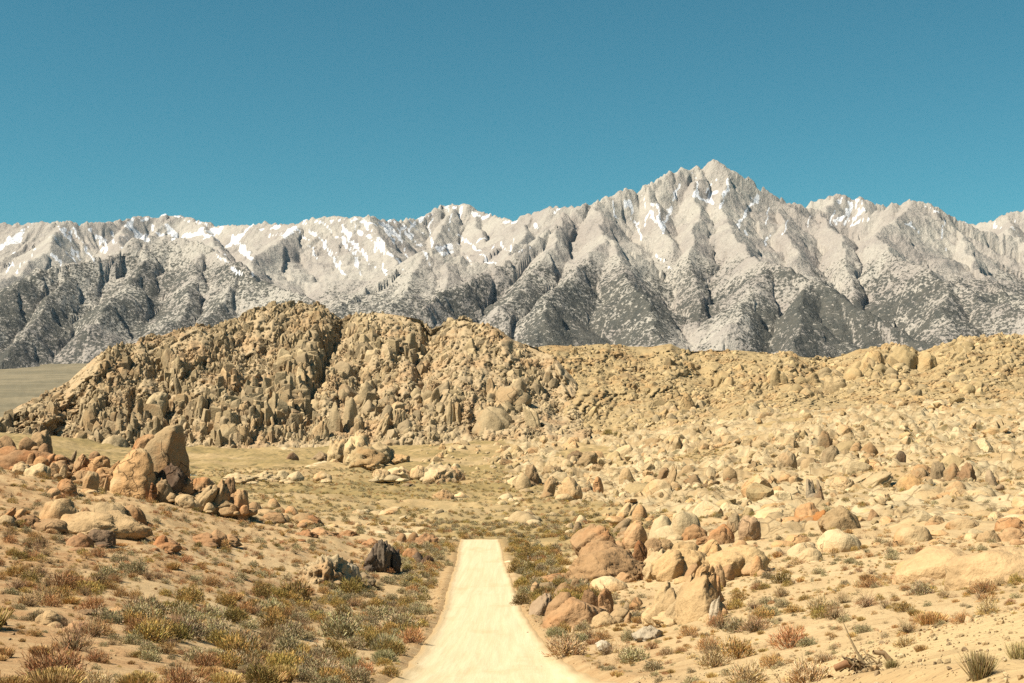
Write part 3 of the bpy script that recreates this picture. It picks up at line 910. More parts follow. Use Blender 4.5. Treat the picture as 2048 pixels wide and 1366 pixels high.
def rock_verts(kind, seed, sub=3):
    """unit rock (about -1..1 on each axis) of one of the kinds"""
    r = np.random.default_rng(seed)
    v, f = ICO[sub]
    v = v.copy()
    off = r.uniform(0, 50, 3)
    if kind in ('round', 'egg', 'dome'):
        cuts, lo, hi = 9, 0.74, 0.96
        lump, fine = 0.16, 0.05
    elif kind == 'mass':
        cuts, lo, hi = 12, 0.66, 0.92
        lump, fine = 0.20, 0.055
    elif kind == 'smooth':
        cuts, lo, hi = 1, 0.9, 0.97
        lump, fine = 0.16, 0.03
    elif kind in ('block', 'slab', 'tomb'):
        cuts, lo, hi = 14, 0.58, 0.86
        lump, fine = 0.10, 0.05
    elif kind == 'column':
        cuts, lo, hi = 12, 0.55, 0.85
        lump, fine = 0.10, 0.06
    else:                      # crag: deeply fluted
        cuts, lo, hi = 10, 0.6, 0.9
        lump, fine = 0.22, 0.12
    v += (v * (lump * noise3(v[:, 0] * 1.3 + off[0], v[:, 1] * 1.3 + off[1], v[:, 2] * 1.3 + off[2]))[:, None])
    for _ in range(cuts):
        n = r.normal(size=3)
        if kind == 'column':
            n[2] *= 0.25
        if kind in ('slab', 'tomb'):
            n *= r.permutation([1.0, 0.3, 0.3])
        n /= np.linalg.norm(n)
        d = r.uniform(lo, hi)
        ex = np.maximum(v @ n - d, 0)
        v -= (ex * 0.93)[:, None] * n
    if kind == 'mass':
        # ribs and open joints running down the face
        q = v[:, 0] * 0.92 + 0.35 * v[:, 1] + 0.25 * v[:, 2]
        g1 = np.abs(noise3(q * 4.2 + off[0], v[:, 2] * 0.6 + off[1], v[:, 1] * 0.8))
        g2 = np.abs(noise3(q * 9.0 + off[1], v[:, 2] * 1.2 + off[2], v[:, 1] * 1.2))
        v *= (1 - 0.10 * np.exp(-(g1 / 0.05) ** 2) - 0.05 * np.exp(-(g2 / 0.08) ** 2))[:, None]
        v[:, 2] += 0.05 * noise3(q * 3.0 + off[2], v[:, 1] * 2.0, off[0]) * np.clip(v[:, 2], 0, 1)
    if kind == 'crag':
        fl = np.abs(noise3(v[:, 0] * 3.2 + off[0], v[:, 1] * 3.2 + off[1], v[:, 2] * 0.7 + off[2]))
        v[:, :2] *= (1.0 - 0.45 * np.clip(0.35 - fl, 0, 1))[:, None]
        v[:, 2] += 0.16 * noise3(v[:, 0] * 2.6 + off[1], v[:, 1] * 2.6, off[0]) * np.clip(v[:, 2], 0, 1)
    if kind in ('column', 'tomb', 'crag') or kind == 'block':
        # joints cut in across the rock
        g = np.abs(noise3(v[:, 0] * 0.8 + off[2], v[:, 1] * 0.8, v[:, 2] * 1.8 + off[0]))
        v *= (1 - 0.10 * np.clip(1 - g / 0.05, 0, 1))[:, None]
    d1 = noise3(v[:, 0] * 3.1 + off[0], v[:, 1] * 3.1 + off[1], v[:, 2] * 3.1 + off[2])
    d2 = noise3(v[:, 0] * 8.0 + off[0], v[:, 1] * 8.0 + off[1], v[:, 2] * 8.0 + off[2])
    v += v * (1.35 * fine * d1 + 0.7 * fine * d2)[:, None]
    if kind in ('round', 'crag', 'tomb', 'block'):
        v[:, :2] *= (1.0 - (0.30 if kind == 'crag' else 0.14) * v[:, 2])[:, None]
    if kind == 'dome':
        v[:, 2] = np.where(v[:, 2] < 0, v[:, 2] * 0.5, v[:, 2])
    if sub >= 4 and kind not in ('smooth', 'mass'):
        # open joints
        for _ in range(4):
            n = r.normal(size=3)
            n[2] *= 0.45
            n /= np.linalg.norm(n)
            q = v @ n + 0.10 * noise3(v[:, 0] * 2 + off[0], v[:, 1] * 2, v[:, 2] * 2 + off[1]) - r.uniform(-0.6, 0.6)
            v *= (1 - 0.15 * np.exp(-(q / (0.035 if sub == 5 else 0.05)) ** 2))[:, None]
    lo_, hi_ = v.min(0), v.max(0)
    v = (v - (lo_ + hi_) / 2) / ((hi_ - lo_) / 2)
    return v, f


def hull_verts(kind, seed):
    """an angular broken block: hull of a few points"""
    r = np.random.default_rng(seed)
    if kind == 'hull_column':
        n = int(r.integers(5, 8))
        a = np.sort(r.uniform(0, 2 * math.pi, n)) + r.normal(0, 0.1, n)
        rad = r.uniform(0.75, 1.1, n)
        lo = np.column_stack([np.cos(a) * rad * 1.12, np.sin(a) * rad * 1.12, np.full(n, -1.0)])
        mid = np.column_stack([np.cos(a) * rad, np.sin(a) * rad, r.uniform(-0.1, 0.55, n)])
        k = r.permutation(n)[:max(3, n - 2)]
        top = np.column_stack([np.cos(a[k]) * rad[k] * r.uniform(0.55, 0.95, len(k)), np.sin(a[k]) * rad[k] * r.uniform(0.55, 0.95, len(k)), r.uniform(0.72, 1.0, len(k))])
        P = np.vstack([lo, mid, top])
        P[:, 0] += r.normal(0, 0.18) * P[:, 2]
    else:
        n = int(r.integers(14, 24))
        P = r.normal(size=(n, 3))
        P /= (np.abs(P) ** 3.2).sum(1)[:, None] ** (1 / 3.2)
        P *= r.uniform(0.85, 1.05, (n, 1))
        P[:, 2] *= np.where(P[:, 2] > 0, 1.0, 0.8)
    bm = bmesh.new()
    for q in P:
        bm.verts.new(q)
    bmesh.ops.convex_hull(bm, input=bm.verts)
    bmesh.ops.delete(bm, geom=[v for v in bm.verts if not v.link_faces], context='VERTS')
    bmesh.ops.bevel(bm, geom=list(bm.edges), offset=0.07, segments=1, affect='EDGES', clamp_overlap=True)
    bmesh.ops.triangulate(bm, faces=bm.faces)
    bmesh.ops.recalc_face_normals(bm, faces=bm.faces)
    bm.verts.index_update()
    v = np.array([x.co[:] for x in bm.verts])
    f = np.array([[q.index for q in p.verts] for p in bm.faces])
    bm.free()
    lo_, hi_ = v.min(0), v.max(0)
    return (v - (lo_ + hi_) / 2) / ((hi_ - lo_) / 2), f


TAN = (0.48, 0.36, 0.215)
PALE = (0.59, 0.47, 0.295)
CREAM = (0.63, 0.525, 0.345)
ORANGE = (0.50, 0.33, 0.19)
RED = (0.385, 0.23, 0.13)
GREY = (0.37, 0.30, 0.20)
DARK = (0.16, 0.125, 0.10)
HILLC = (0.42, 0.345, 0.235)
HILLP = (0.52, 0.43, 0.285)
BUFF = (0.50, 0.40, 0.235)

_mesh_cache = {}
_base_cache = {}


def set_tint(me, color):
    at = me.attributes.get('tint') or me.attributes.new('tint', 'FLOAT_COLOR', 'POINT')
    at.data.foreach_set('color', np.tile(np.array([*color, 1.0], np.float32), len(me.vertices)))


def rock_mesh(kind, seed, sub, mat, smooth, color):
    key = (kind, seed, sub, mat.name, color)
    if key not in _mesh_cache:
        kb = (kind, seed, sub)
        if kb not in _base_cache:
            _base_cache[kb] = hull_verts(kind, seed) if kind.startswith('hull') else rock_verts(kind, seed, sub)
        v, f = _base_cache[kb]
        o = mesh_obj('boulder', v, f, mat, smooth, link=False)
        me = o.data
        bpy.data.objects.remove(o)
        set_tint(me, color)
        _mesh_cache[key] = me
    return _mesh_cache[key]


def rock_obj(name, me, loc, scale, rot, parent=None):
    o = bpy.data.objects.new(name, me)
    COL.objects.link(o)
    o.location = loc
    o.scale = scale
    o.rotation_euler = rot
    if parent:
        o.parent = parent
        o.matrix_parent_inverse = Matrix.Translation(-Vector(parent.location))
    return o


def empty(name, loc):
    o = bpy.data.objects.new(name, None)
    o.empty_display_size = 0.5
    o.location = loc
    COL.objects.link(o)
    return o


# ---- scattering with geometry nodes for what is too much to count
def scatter(name, P, rot, scl, idx, sources, label, cat, parent=None):
    """one object that carries many instances; sources = list of meshes"""
    coll = bpy.data.collections.new(name + '_kinds')
    for k, me in enumerate(sources):
        so = bpy.data.objects.new('%s_kind_%03d' % (name, k), me)
        coll.objects.link(so)
    me = bpy.data.meshes.new(name)
    n = len(P)
    me.vertices.add(n)
    me.vertices.foreach_set('co', np.asarray(P, np.float32).ravel())
    for an, av in (('rot', rot), ('scl', scl)):
        at = me.attributes.new(an, 'FLOAT_VECTOR', 'POINT')
        at.data.foreach_set('vector', np.asarray(av, np.float32).ravel())
    at = me.attributes.new('idx', 'INT', 'POINT')
    at.data.foreach_set('value', np.asarray(idx, np.int32))
    o = bpy.data.objects.new(name, me)
    COL.objects.link(o)
    ng = bpy.data.node_groups.new(name, 'GeometryNodeTree')
    ng.interface.new_socket('Geometry', in_out='INPUT', socket_type='NodeSocketGeometry')
    ng.interface.new_socket('Geometry', in_out='OUTPUT', socket_type='NodeSocketGeometry')
    gi, go = ng.nodes.new('NodeGroupInput'), ng.nodes.new('NodeGroupOutput')
    ci = ng.nodes.new('GeometryNodeCollectionInfo')
    ci.inputs['Collection'].default_value = coll
    ci.inputs['Separate Children'].default_value = True
    ci.inputs['Reset Children'].default_value = True
    iop = ng.nodes.new('GeometryNodeInstanceOnPoints')
    iop.inputs['Pick Instance'].default_value = True

    def na(nm, t):
        a = ng.nodes.new('GeometryNodeInputNamedAttribute')
        a.data_type = t
        a.inputs['Name'].default_value = nm
        return a.outputs[0]
    L = ng.links.new
    L(gi.outputs[0], iop.inputs['Points'])
    L(ci.outputs[0], iop.inputs['Instance'])
    L(na('idx', 'INT'), iop.inputs['Instance Index'])
    e2r = ng.nodes.new('FunctionNodeEulerToRotation')
    L(na('rot', 'FLOAT_VECTOR'), e2r.inputs[0])
    L(e2r.outputs[0], iop.inputs['Rotation'])
    L(na('scl', 'FLOAT_VECTOR'), iop.inputs['Scale'])
    L(iop.outputs[0], go.inputs[0])
    md = o.modifiers.new('scatter', 'NODES')
    md.node_group = ng
    if parent:
        o.parent = parent
        tag(o, label, None, kind='stuff')
    else:
        tag(o, label, cat, kind='stuff')
    return o


# ------------------------------------------------------------------ the two rocky hills and their boulders
def variants(kinds, n, sub, mat, smooth, seed0):
    return [(k, seed0 + 17 * i + 3 * j, sub, mat, smooth) for j, k in enumerate(kinds) for i in range(n)]


class Pool:
    """collects rocks or plants: the ones that show largest become objects, the rest one scattered mass"""
    def __init__(self):
        self.rows = []

    def add(self, me, loc, scl, rot, size, info=None):
        self.rows.append((size, me, loc, scl, rot, info))

    def rest(self, name, rows, label, cat, parent=None):
        src, si, P, R, S, I = [], {}, [], [], [], []
        for size, me, loc, scl, rot, info in rows:
            if me.name not in si:
                si[me.name] = len(src)
                src.append(me)
            P.append(loc)
            R.append(rot)
            S.append(scl)
            I.append(si[me.name])
        return scatter(name, P, R, S, I, src, label, cat, parent)


def cover_hill(hill, root, zones, part_label):
    """zones: (px0, px1, u0, u1, count, width px, height/width, kinds, colours, tilt)"""
    pool = Pool()
    for (p0, p1, u0, u1, n, wpx, hr, kset, cols, tilt) in zones:
        px = rng.uniform(p0, p1, n)
        u = rng.uniform(u0, u1, n)
        w = wpx * np.exp(rng.normal(0, 0.36, n))
        w = np.where(rng.random(n) < 0.07, w * 1.5, w)
        # fields of fine scree between the big outcrops
        fld = fbm2(px / 70.0, u * 2.4, 3, hill.seed + 77)
        w = w * np.clip(0.95 + 1.0 * fld, 0.4, 2.1)
        w = np.minimum(w, 32 - 22 * sstep(0.6, 1.0, u))
        x, y, z, py = hill.at(px, u)
        h = w * np.clip(hr * np.exp(rng.normal(0, 0.25, n)) * np.clip(1 + 0.5 * fld, 0.6, 1.4), 0.45, 3.2)
        h = np.minimum(h, 66 - 50 * sstep(0.6, 1.0, u))
        for i in range(n):
            s = y[i] / F
            kd, seed, sub, mat, smooth = kset[int(rng.integers(len(kset)))]
            me = rock_mesh(kd, seed, sub, mat, smooth, cols[int(rng.integers(len(cols)))])
            sx, sz = w[i] * s * 0.62, h[i] * s * 0.62
            sy = sx * rng.uniform(0.9, 1.5)
            rot = (rng.normal(0, tilt), rng.normal(0, tilt), rng.uniform(0, 6.28))
            loc = (x[i], y[i] + sy * 0.68, z[i] + sz * rng.uniform(-0.35, 0.2))
            pool.add(me, loc, (sx, sy, sz), rot, w[i] * h[i] * (1.0 if -20 < px[i] < 2068 else 0.1))
    pool.rows.sort(key=lambda t: -t[0])
    for size, me, loc, scl, rot, _ in pool.rows[:290]:
        rock_obj('boulder', me, loc, scl, rot, root)
    return pool.rest('rubble', pool.rows[290:], part_label, None, root)


hA = hillA.mesh('hill', -140, 1180, 2.5, 150, M_ROCK_FAR, 'big dark brown hill of jagged upright rocks left of centre')
hB = hillB.mesh('hill', 1020, 2300, 3, 100, M_ROCK_FAR, 'long low tan hill of tumbled blocks on the right')
set_tint(hA.data, HILLC)
set_tint(hB.data, BUFF)
VC = variants(['hull_column', 'hull_block'], 9, 2, M_ROCK_FAR, False, 1000)
VCol = variants(['hull_column'], 14, 2, M_ROCK_FAR, False, 1200)
VB = variants(['hull_block'], 14, 2, M_ROCK_FAR, False, 1400) + variants(['block'], 5, 2, M_ROCK_FAR, True, 1450)
VBig = variants(['block', 'tomb', 'round'], 5, 3, M_ROCK_FAR, True, 1600)
HC = [HILLC, (0.38, 0.305, 0.195), (0.45, 0.365, 0.24)]
HP = [HILLP, (0.47, 0.385, 0.25), HILLC]
HB = [BUFF, (0.46, 0.37, 0.22), (0.42, 0.345, 0.22), (0.53, 0.43, 0.265)]
cover_hill(hillA, hA, [
    (-120, 330, 0.0, 1.0, 2600, 5.2, 1.5, VC, HC, 0.16),
    (200, 700, 0.35, 1.0, 3600, 5.0, 2.1, VC, HC, 0.13),
    (330, 640, 0.0, 0.75, 1800, 5.8, 3.4, VCol, HP, 0.08),
    (540, 690, 0.75, 1.0, 700, 4.6, 1.3, VB, HC, 0.3),
    (600, 870, 0.0, 1.0, 2500, 5.8, 1.8, VC, HP, 0.18),
    (840, 1110, 0.30, 1.0, 2000, 5.5, 1.5, VC, HP, 0.2),
    (860, 1180, 0.0, 0.45, 1500, 6, 1.2, VB, HP, 0.25),
    (420, 620, 0.12, 0.65, 260, 9, 3.2, VCol, HP, 0.06),
    (150, 420, 0.05, 0.5, 260, 8, 2.6, VCol, HC, 0.08),
    (620, 1080, 0.05, 0.6, 160, 14, 1.3, VBig, HP, 0.12),
    (-120, 1150, 0.0, 1.0, 2500, 3.6, 0.9, VB, HC, 0.4),
    (-120, 1150, 0.0, 0.06, 500, 6, 0.9, VB, HP, 0.3),
], 'brown broken rock covering the dark hill between its larger boulders')
cover_hill(hillB, hB, [
    (1020, 1560, 0.0, 1.0, 3600, 5.6, 0.9, VB, HB, 0.3),
    (1540, 2300, 0.25, 1.0, 3000, 6.5, 1.0, VB, HB, 0.28),
    (1480, 2300, 0.0, 0.4, 1300, 8, 0.7, VB, HB, 0.25),
    (1560, 1720, 0.25, 0.7, 60, 18, 0.9, VBig, HB, 0.15),
    (1740, 1900, 0.45, 0.95, 60, 18, 0.9, VBig, HB, 0.15),
    (1250, 1560, 0.0, 0.25, 400, 9, 0.9, VB, [HILLP, BUFF], 0.25),
], 'tan broken rock covering the low hill between its larger blocks')
# ------------------------------------------------------------------ single boulders and outcrops, placed one by one
ROCK_SPOTS = []          # (x, y, radius): plants keep clear of these
_hero = [5000]


PIECE = {'dome': 'dome', 'slab': 'slab', 'tomb': 'standing_block', 'crag': 'crag', 'block': 'block', 'round': 'boulder', 'egg': 'boulder', 'smooth': 'dome', 'mass': 'rock_mass'}


def hero(row, parent=None, name='boulder', hill=None):
    """row: px0, px1, top row, bottom row, kind, colour, lean in degrees, [distance], [depth ratio]"""
    px0, px1, py0, py1, kind, color, lean = row[:7]
    if kind == 'crag' and py1 - py0 > 34 and parent is not None and hill is None and len(row) < 8:
        # a crag that climbs the slope: several lower masses one behind the other
        n = int(math.ceil((py1 - py0) / 62.0))
        step = (py1 - py0) / n
        for k in range(n):
            b = py1 - k * step
            sh = float(rng.normal(0, 4)) + (lean * 0.5) * (k - n / 2)
            hero((px0 + sh, px1 + sh, b - step * 1.25, b + 2, 'crag' if k % 2 == 0 else 'block', color, lean * 0.4, None, 1.3), parent, name, None)
        return None
    if parent is not None:
        name = PIECE[kind]
    dist = row[7] if len(row) > 7 and row[7] else None
    dep = row[8] if len(row) > 8 else 0.85
    pc = (px0 + px1) / 2
    w, h = px1 - px0, py1 - py0
    _hero[0] += 13
    if dist is None:
        if hill is not None:
            dist = hill.dist_at(pc, py1 - h * 0.35)
        else:
            dist = float(ground_hit([pc], [py1 - 1])[0])
            if not dist == dist:
                dist = 250.0
    s = dist / F
    if parent is not None and dist < 206 and abs(float(X_of(pc, dist)) - float(road_x(dist))) < float(road_half(dist)) + 0.45 * w * s:
        return None
    a = math.radians(abs(lean))
    H = h * (1.25 if kind in ('dome', 'crag') else (1.9 if kind == 'smooth' else (1.6 if kind == 'mass' else 1.5)))
    if kind == 'crag':
        w *= 1.5
        lean *= 0.55
        sx, sz = w * s / 2, H * s / 2
    elif lean:
        c_, s_ = math.cos(a), math.sin(a)
        det = c_ * c_ - s_ * s_
        L, T = H, w
        if abs(det) > 0.15:
            L, T = (c_ * H - s_ * w) / det, (c_ * w - s_ * H) / det
        if L < 0.25 * H or T < 0.38 * w or T > w:
            L, T = H * 0.98, w * 0.68
        sx, sz = T * s / 2, L * s / 2
    else:
        sx, sz = w * s / 2, H * s / 2
    sy = max(w, 0.5 * h) * s / 2 * dep
    big = max(w, h)
    sub = 5 if big > 110 else (4 if big > 40 else 3)
    mat = M_ROCK if dist < 330 else (M_ROCK_MID if dist < 700 else M_ROCK_FAR)
    me = rock_mesh(kind, _hero[0], sub, mat, kind not in ('column',) or sub > 3, color)
    zt = float(Z_of(py0, dist))
    loc = (float(X_of(pc, dist)), dist + sy * 0.45, zt - H * s / 2)
    o = rock_obj(name, me, loc, (sx, sy, sz), (0, math.radians(lean), 0), parent)
    if hill is None:
        ROCK_SPOTS.append((loc[0], loc[1], w * s / 2))
    return o


def outcrop(label, rows, name='rock_outcrop', cat='outcrop', hill=None):
    r = rows[0]
    d = ground_hit([(r[0] + r[1]) / 2], [r[3] - 1])[0] if hill is None else hill.dist_at((r[0] + r[1]) / 2, r[3])
    d = float(d) if d == d else 250.0
    e = empty(name, (float(X_of((r[0] + r[1]) / 2, d)), d, float(Z_of(r[3], d))))
    tag(e, label, cat)
    mean = np.mean([q[5] for q in rows], 0)
    rows = [(*q[:5], tuple(float(v) for v in (np.array(q[5]) * 0.6 + mean * 0.4)), *q[6:]) for q in rows]
    for row in rows:
        hero(row, e, hill=hill)
    # lower blocks that knit the outcrop together
    if hill is None and len(rows) > 1:
        xs = [q[0] for q in rows] + [q[1] for q in rows]
        for k in range(len(rows)):
            q = rows[k]
            n = min((r_ for r_ in rows if r_ is not q), key=lambda r_: abs((r_[0] + r_[1]) - (q[0] + q[1])))
            cx = ((q[0] + q[1]) + (n[0] + n[1])) / 4 + float(rng.normal(0, 3))
            wd = 1.05 * ((q[1] - q[0]) + (n[1] - n[0])) / 2 * float(rng.uniform(0.8, 1.25))
            bot = (q[3] + n[3]) / 2 + float(rng.uniform(-1, 2))
            top = bot - 0.5 * min(q[3] - q[2], n[3] - n[2]) * float(rng.uniform(0.6, 1.2))
            wd = min(wd, 3.0 * (bot - top))
            kd = q[4] if q[4] in ('crag', 'dome') else ['dome', 'block', 'round'][int(rng.integers(3))]
            dd = [v[7] for v in (q, n) if len(v) > 7 and v[7]]
            hero((cx - wd / 2, cx + wd / 2, top, bot, kd, q[5], 0, (sum(dd) / len(dd)) if dd else None), e)
            wq = (q[1] - q[0]) * float(rng.uniform(0.5, 0.9))
            wq = min(wq, 1.0 * (q[3] - q[2]))
            c2 = (q[0] + q[1]) / 2 + float(rng.normal(0, 0.35)) * (q[1] - q[0])
            hero((c2 - wq / 2, c2 + wq / 2, q[3] + 2 - 0.3 * (q[3] - q[2]) * float(rng.uniform(0.6, 1.3)), q[3] + 3, 'dome' if q[4] != 'crag' else 'crag', q[5], 0, (q[7] - 1.0) if len(q) > 7 and q[7] else None), e)
    return e


def single(label, row, name='boulder', cat='boulder', group=None):
    o = hero(row, None, name)
    tag(o, label, cat, group)
    return o


def loft(rows, dist, depth, color, seed, cuts=(), parent=None, name='boulder', skew=0.0, fine=0.05, nseg=64, nh=60):
    """a rock drawn out from outline rows (row, left px, right px), top first"""
    R = np.array(rows, float)
    t = np.linspace(0, 1, nh)
    k = np.linspace(0, 1, len(R))
    py, xl, xr = (np.interp(t, k, R[:, i]) for i in range(3))
    for arr in (xl, xr):
        arr[:] = np.convolve(np.pad(arr, 2, mode='edge'), np.ones(5) / 5, 'valid')
    s = dist / F
    ang = np.linspace(0, 2 * math.pi, nseg, endpoint=False)
    cx, hw = (X_of((xl + xr) / 2, dist)), (xr - xl) / 2 * s
    z = Z_of(py, dist)
    ca, sa = np.cos(ang), np.sin(ang)
    p = 2.6
    rr = (np.abs(ca) ** p + np.abs(sa) ** p) ** (-1 / p)
    dp = hw * depth
    cap = np.sqrt(np.clip(t / 0.05, 0, 1))
    V = np.zeros((nh, nseg, 3))
    V[..., 0] = cx[:, None] + (hw * (0.25 + 0.75 * cap))[:, None] * (rr * ca)[None, :]
    V[..., 1] = dist + dp.max() * 0.6 + skew * (1 - t)[:, None] * dp.max() + (dp * (0.25 + 0.75 * cap))[:, None] * (rr * sa)[None, :]
    V[..., 2] = z[:, None]
    V = V.reshape(-1, 3)
    c0 = np.array([cx.mean(), dist + dp.max() * 0.6, z.mean()])
    sc = hw.max()
    for (nx, ny, nz, d) in cuts:
        n = np.array([nx, ny, nz], float)
        n /= np.linalg.norm(n)
        ex = np.maximum((V - c0) @ n - d * sc, 0)
        V -= ex[:, None] * n * 0.92
    q = V / sc
    dn = noise3(q[:, 0] * 1.6 + seed, q[:, 1] * 1.6, q[:, 2] * 0.9) * 0.11 + fine * noise3(q[:, 0] * 5 + seed, q[:, 1] * 5, q[:, 2] * 3.2) + 0.4 * fine * noise3(q[:, 0] * 13, q[:, 1] * 13 + seed, q[:, 2] * 9)
    rad = V - np.array([0, dist + dp.max() * 0.6, 0])
    rad[:, 0] -= np.repeat(cx, nseg)
    rad[:, 2] = 0
    rad /= np.linalg.norm(rad, axis=1)[:, None] + 1e-6
    V = V + rad * dn[:, None] * sc
    f = []
    for i in range(nh - 1):
        for j in range(nseg):
            f.append((i * nseg + j, i * nseg + (j + 1) % nseg, (i + 1) * nseg + (j + 1) % nseg, (i + 1) * nseg + j))
    V = np.vstack([V, [cx[0], V[:nseg, 1].mean(), z[0] + 0.15]])
    top = len(V) - 1
    tri = [(top, (j + 1) % nseg, j, j) for j in range(nseg)]
    base = np.array([cx.mean(), dist + dp.max() * 0.6, z[-1]])
    o = mesh_obj(name, V - base, np.array(f)[:, ::-1], M_ROCK)
    bm = bmesh.new()
    bm.from_mesh(o.data)
    bm.verts.ensure_lookup_table()
    for a_, b_, c_, _ in tri:
        try:
            bm.faces.new((bm.verts[a_], bm.verts[c_], bm.verts[b_])).smooth = True
        except ValueError:
            pass
    bmesh.ops.recalc_face_normals(bm, faces=bm.faces)
    bm.to_mesh(o.data)
    bm.free()
    o.location = base
    set_tint(o.data, color)
    if parent:
        o.parent = parent
        o.matrix_parent_inverse = Matrix.Translation(-Vector(parent.location))
    ROCK_SPOTS.append((base[0], base[1], sc))
    return o


# ---- the spire on the left and what leans against it
D_SP = float(ground_hit([290], [1000])[0])
sp = empty('rock_outcrop', (float(X_of(300, D_SP)), D_SP, float(Z_of(1000, D_SP))))
tag(sp, 'tall pointed rock spire with a dark shaded right face, standing above the left slope', 'outcrop')
loft([(849, 330, 357), (855, 316, 362), (866, 302, 364), (885, 284, 364), (908, 268, 365), (930, 256, 367), (950, 246, 368), (975, 242, 366), (1003, 245, 352), (1015, 245, 348)],
     D_SP + 4, 0.75, (0.48, 0.365, 0.225), 3.3, cuts=((0.93, -0.40, 0.12, 0.42), (-0.5, -0.75, 0.45, 0.62)), parent=sp, skew=0.5)
loft([(897, 262, 280), (905, 248, 288), (925, 234, 296), (950, 222, 304), (975, 214, 310), (1000, 212, 306), (1014, 212, 304)],
     D_SP - 1.5, 0.55, PALE, 8.1, cuts=((0.85, -0.5, 0.1, 0.62), (-0.55, -0.6, 0.6, 0.55)), parent=sp, skew=0.7, fine=0.07)
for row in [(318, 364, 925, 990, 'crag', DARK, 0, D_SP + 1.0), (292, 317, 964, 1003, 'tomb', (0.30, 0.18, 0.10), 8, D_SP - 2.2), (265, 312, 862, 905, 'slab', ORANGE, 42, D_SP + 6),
            (300, 345, 955, 1000, 'block', GREY, 0, D_SP - 0.6), (255, 285, 897, 935, 'crag', TAN, 20, D_SP + 1)]:
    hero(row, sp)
outcrop('row of rounded boulders leaning against the left foot of the spire', [
    (112, 250, 940, 994, 'mass', ORANGE, 0, D_SP + 1, 0.5), (156, 202, 940, 988, 'round', PALE, 10), (136, 182, 904, 946, 'egg', ORANGE, 18, D_SP + 4), (200, 219, 950, 988, 'round', ORANGE, 12), (174, 219, 909, 944, 'egg', PALE, 48, D_SP + 3),
    (192, 212, 936, 960, 'round', TAN, 0, D_SP + 1.5), (205, 236, 915, 960, 'egg', TAN, 35, D_SP + 2), (120, 150, 942, 965, 'round', TAN, 0, D_SP + 2), (176, 200, 902, 918, 'round', RED, 0, D_SP + 6),
    (146, 172, 940, 962, 'round', ORANGE, -15, D_SP + 1)])
outcrop('low smooth reddish slabs on the sand below the leaning boulders', [(106, 152, 957, 990, 'dome', ORANGE, 0), (128, 158, 965, 992, 'dome', TAN, 25), (90, 122, 976, 995, 'dome', ORANGE, 0)])
single('large pale oval boulder overhanging its own black shadow at the left', (44, 99, 926, 962, 'egg', PALE, 0, None, 0.9))
outcrop('pile of dark red boulders with a big pale-topped one at the left edge', [
    (-40, 145, 898, 950, 'mass', RED, 0, D_SP + 6, 0.5), (50, 108, 856, 915, 'round', TAN, 6, D_SP + 18), (36, 72, 873, 897, 'egg', ORANGE, 0, D_SP + 14), (-10, 52, 892, 942, 'block', RED, 0, D_SP + 8), (72, 104, 886, 920, 'round', RED, 0, D_SP + 10),
    (88, 116, 903, 925, 'round', RED, 20, D_SP + 6), (104, 136, 904, 924, 'egg', ORANGE, 30, D_SP + 5), (28, 54, 919, 936, 'egg', TAN, 65, D_SP), (50, 72, 905, 930, 'round', ORANGE, 0, D_SP + 4),
    (98, 138, 922, 950, 'round', ORANGE, 0, D_SP + 2), (20, 62, 926, 945, 'dome', PALE, 0, D_SP - 2), (66, 96, 912, 930, 'round', TAN, 0, D_SP + 3), (100, 118, 925, 950, 'tomb', ORANGE, 0, D_SP), (116, 137, 928, 952, 'block', TAN, 10, D_SP),
    (-30, 30, 870, 905, 'block', ORANGE, 0, D_SP + 16), (136, 152, 898, 928, 'egg', GREY, 20, D_SP + 8)])
outcrop('cluster of tall egg-shaped boulders to the right of the spire', [
    (336, 500, 986, 1030, 'mass', TAN, 0, D_SP + 1, 0.5), (413, 466, 956, 1026, 'egg', TAN, 10, D_SP + 1), (446, 473, 953, 1000, 'round', RED, 0, D_SP + 5), (384, 428, 960, 1020, 'slab', PALE, 32, D_SP), (368, 430, 952, 996, 'slab', ORANGE, 48, D_SP + 4),
    (464, 497, 978, 1024, 'egg', ORANGE, 0, D_SP + 1), (351, 384, 952, 990, 'crag', RED, 20, D_SP + 2), (492, 524, 1003, 1030, 'round', ORANGE, 0), (344, 392, 988, 1015, 'dome', PALE, 0, D_SP - 1),
    (405, 430, 1005, 1022, 'dome', PALE, 0, D_SP - 1), (458, 474, 1008, 1026, 'tomb', TAN, 0, D_SP), (330, 352, 985, 1000, 'dome', TAN, 0, D_SP - 1)])
outcrop('trail of small rounded boulders stepping down toward the meadow from the spire', [
    (532, 561, 996, 1018, 'round', PALE, 0), (566, 600, 1012, 1036, 'round', ORANGE, 0), (520, 580, 1020, 1046, 'dome', ORANGE, 10), (576, 642, 1026, 1050, 'dome', TAN, 0), (540, 572, 1014, 1032, 'round', TAN, 0),
    (600, 648, 1030, 1052, 'round', RED, 0), (498, 560, 1018, 1036, 'dome', TAN, 0), (556, 580, 1032, 1050, 'round', TAN, 0)])
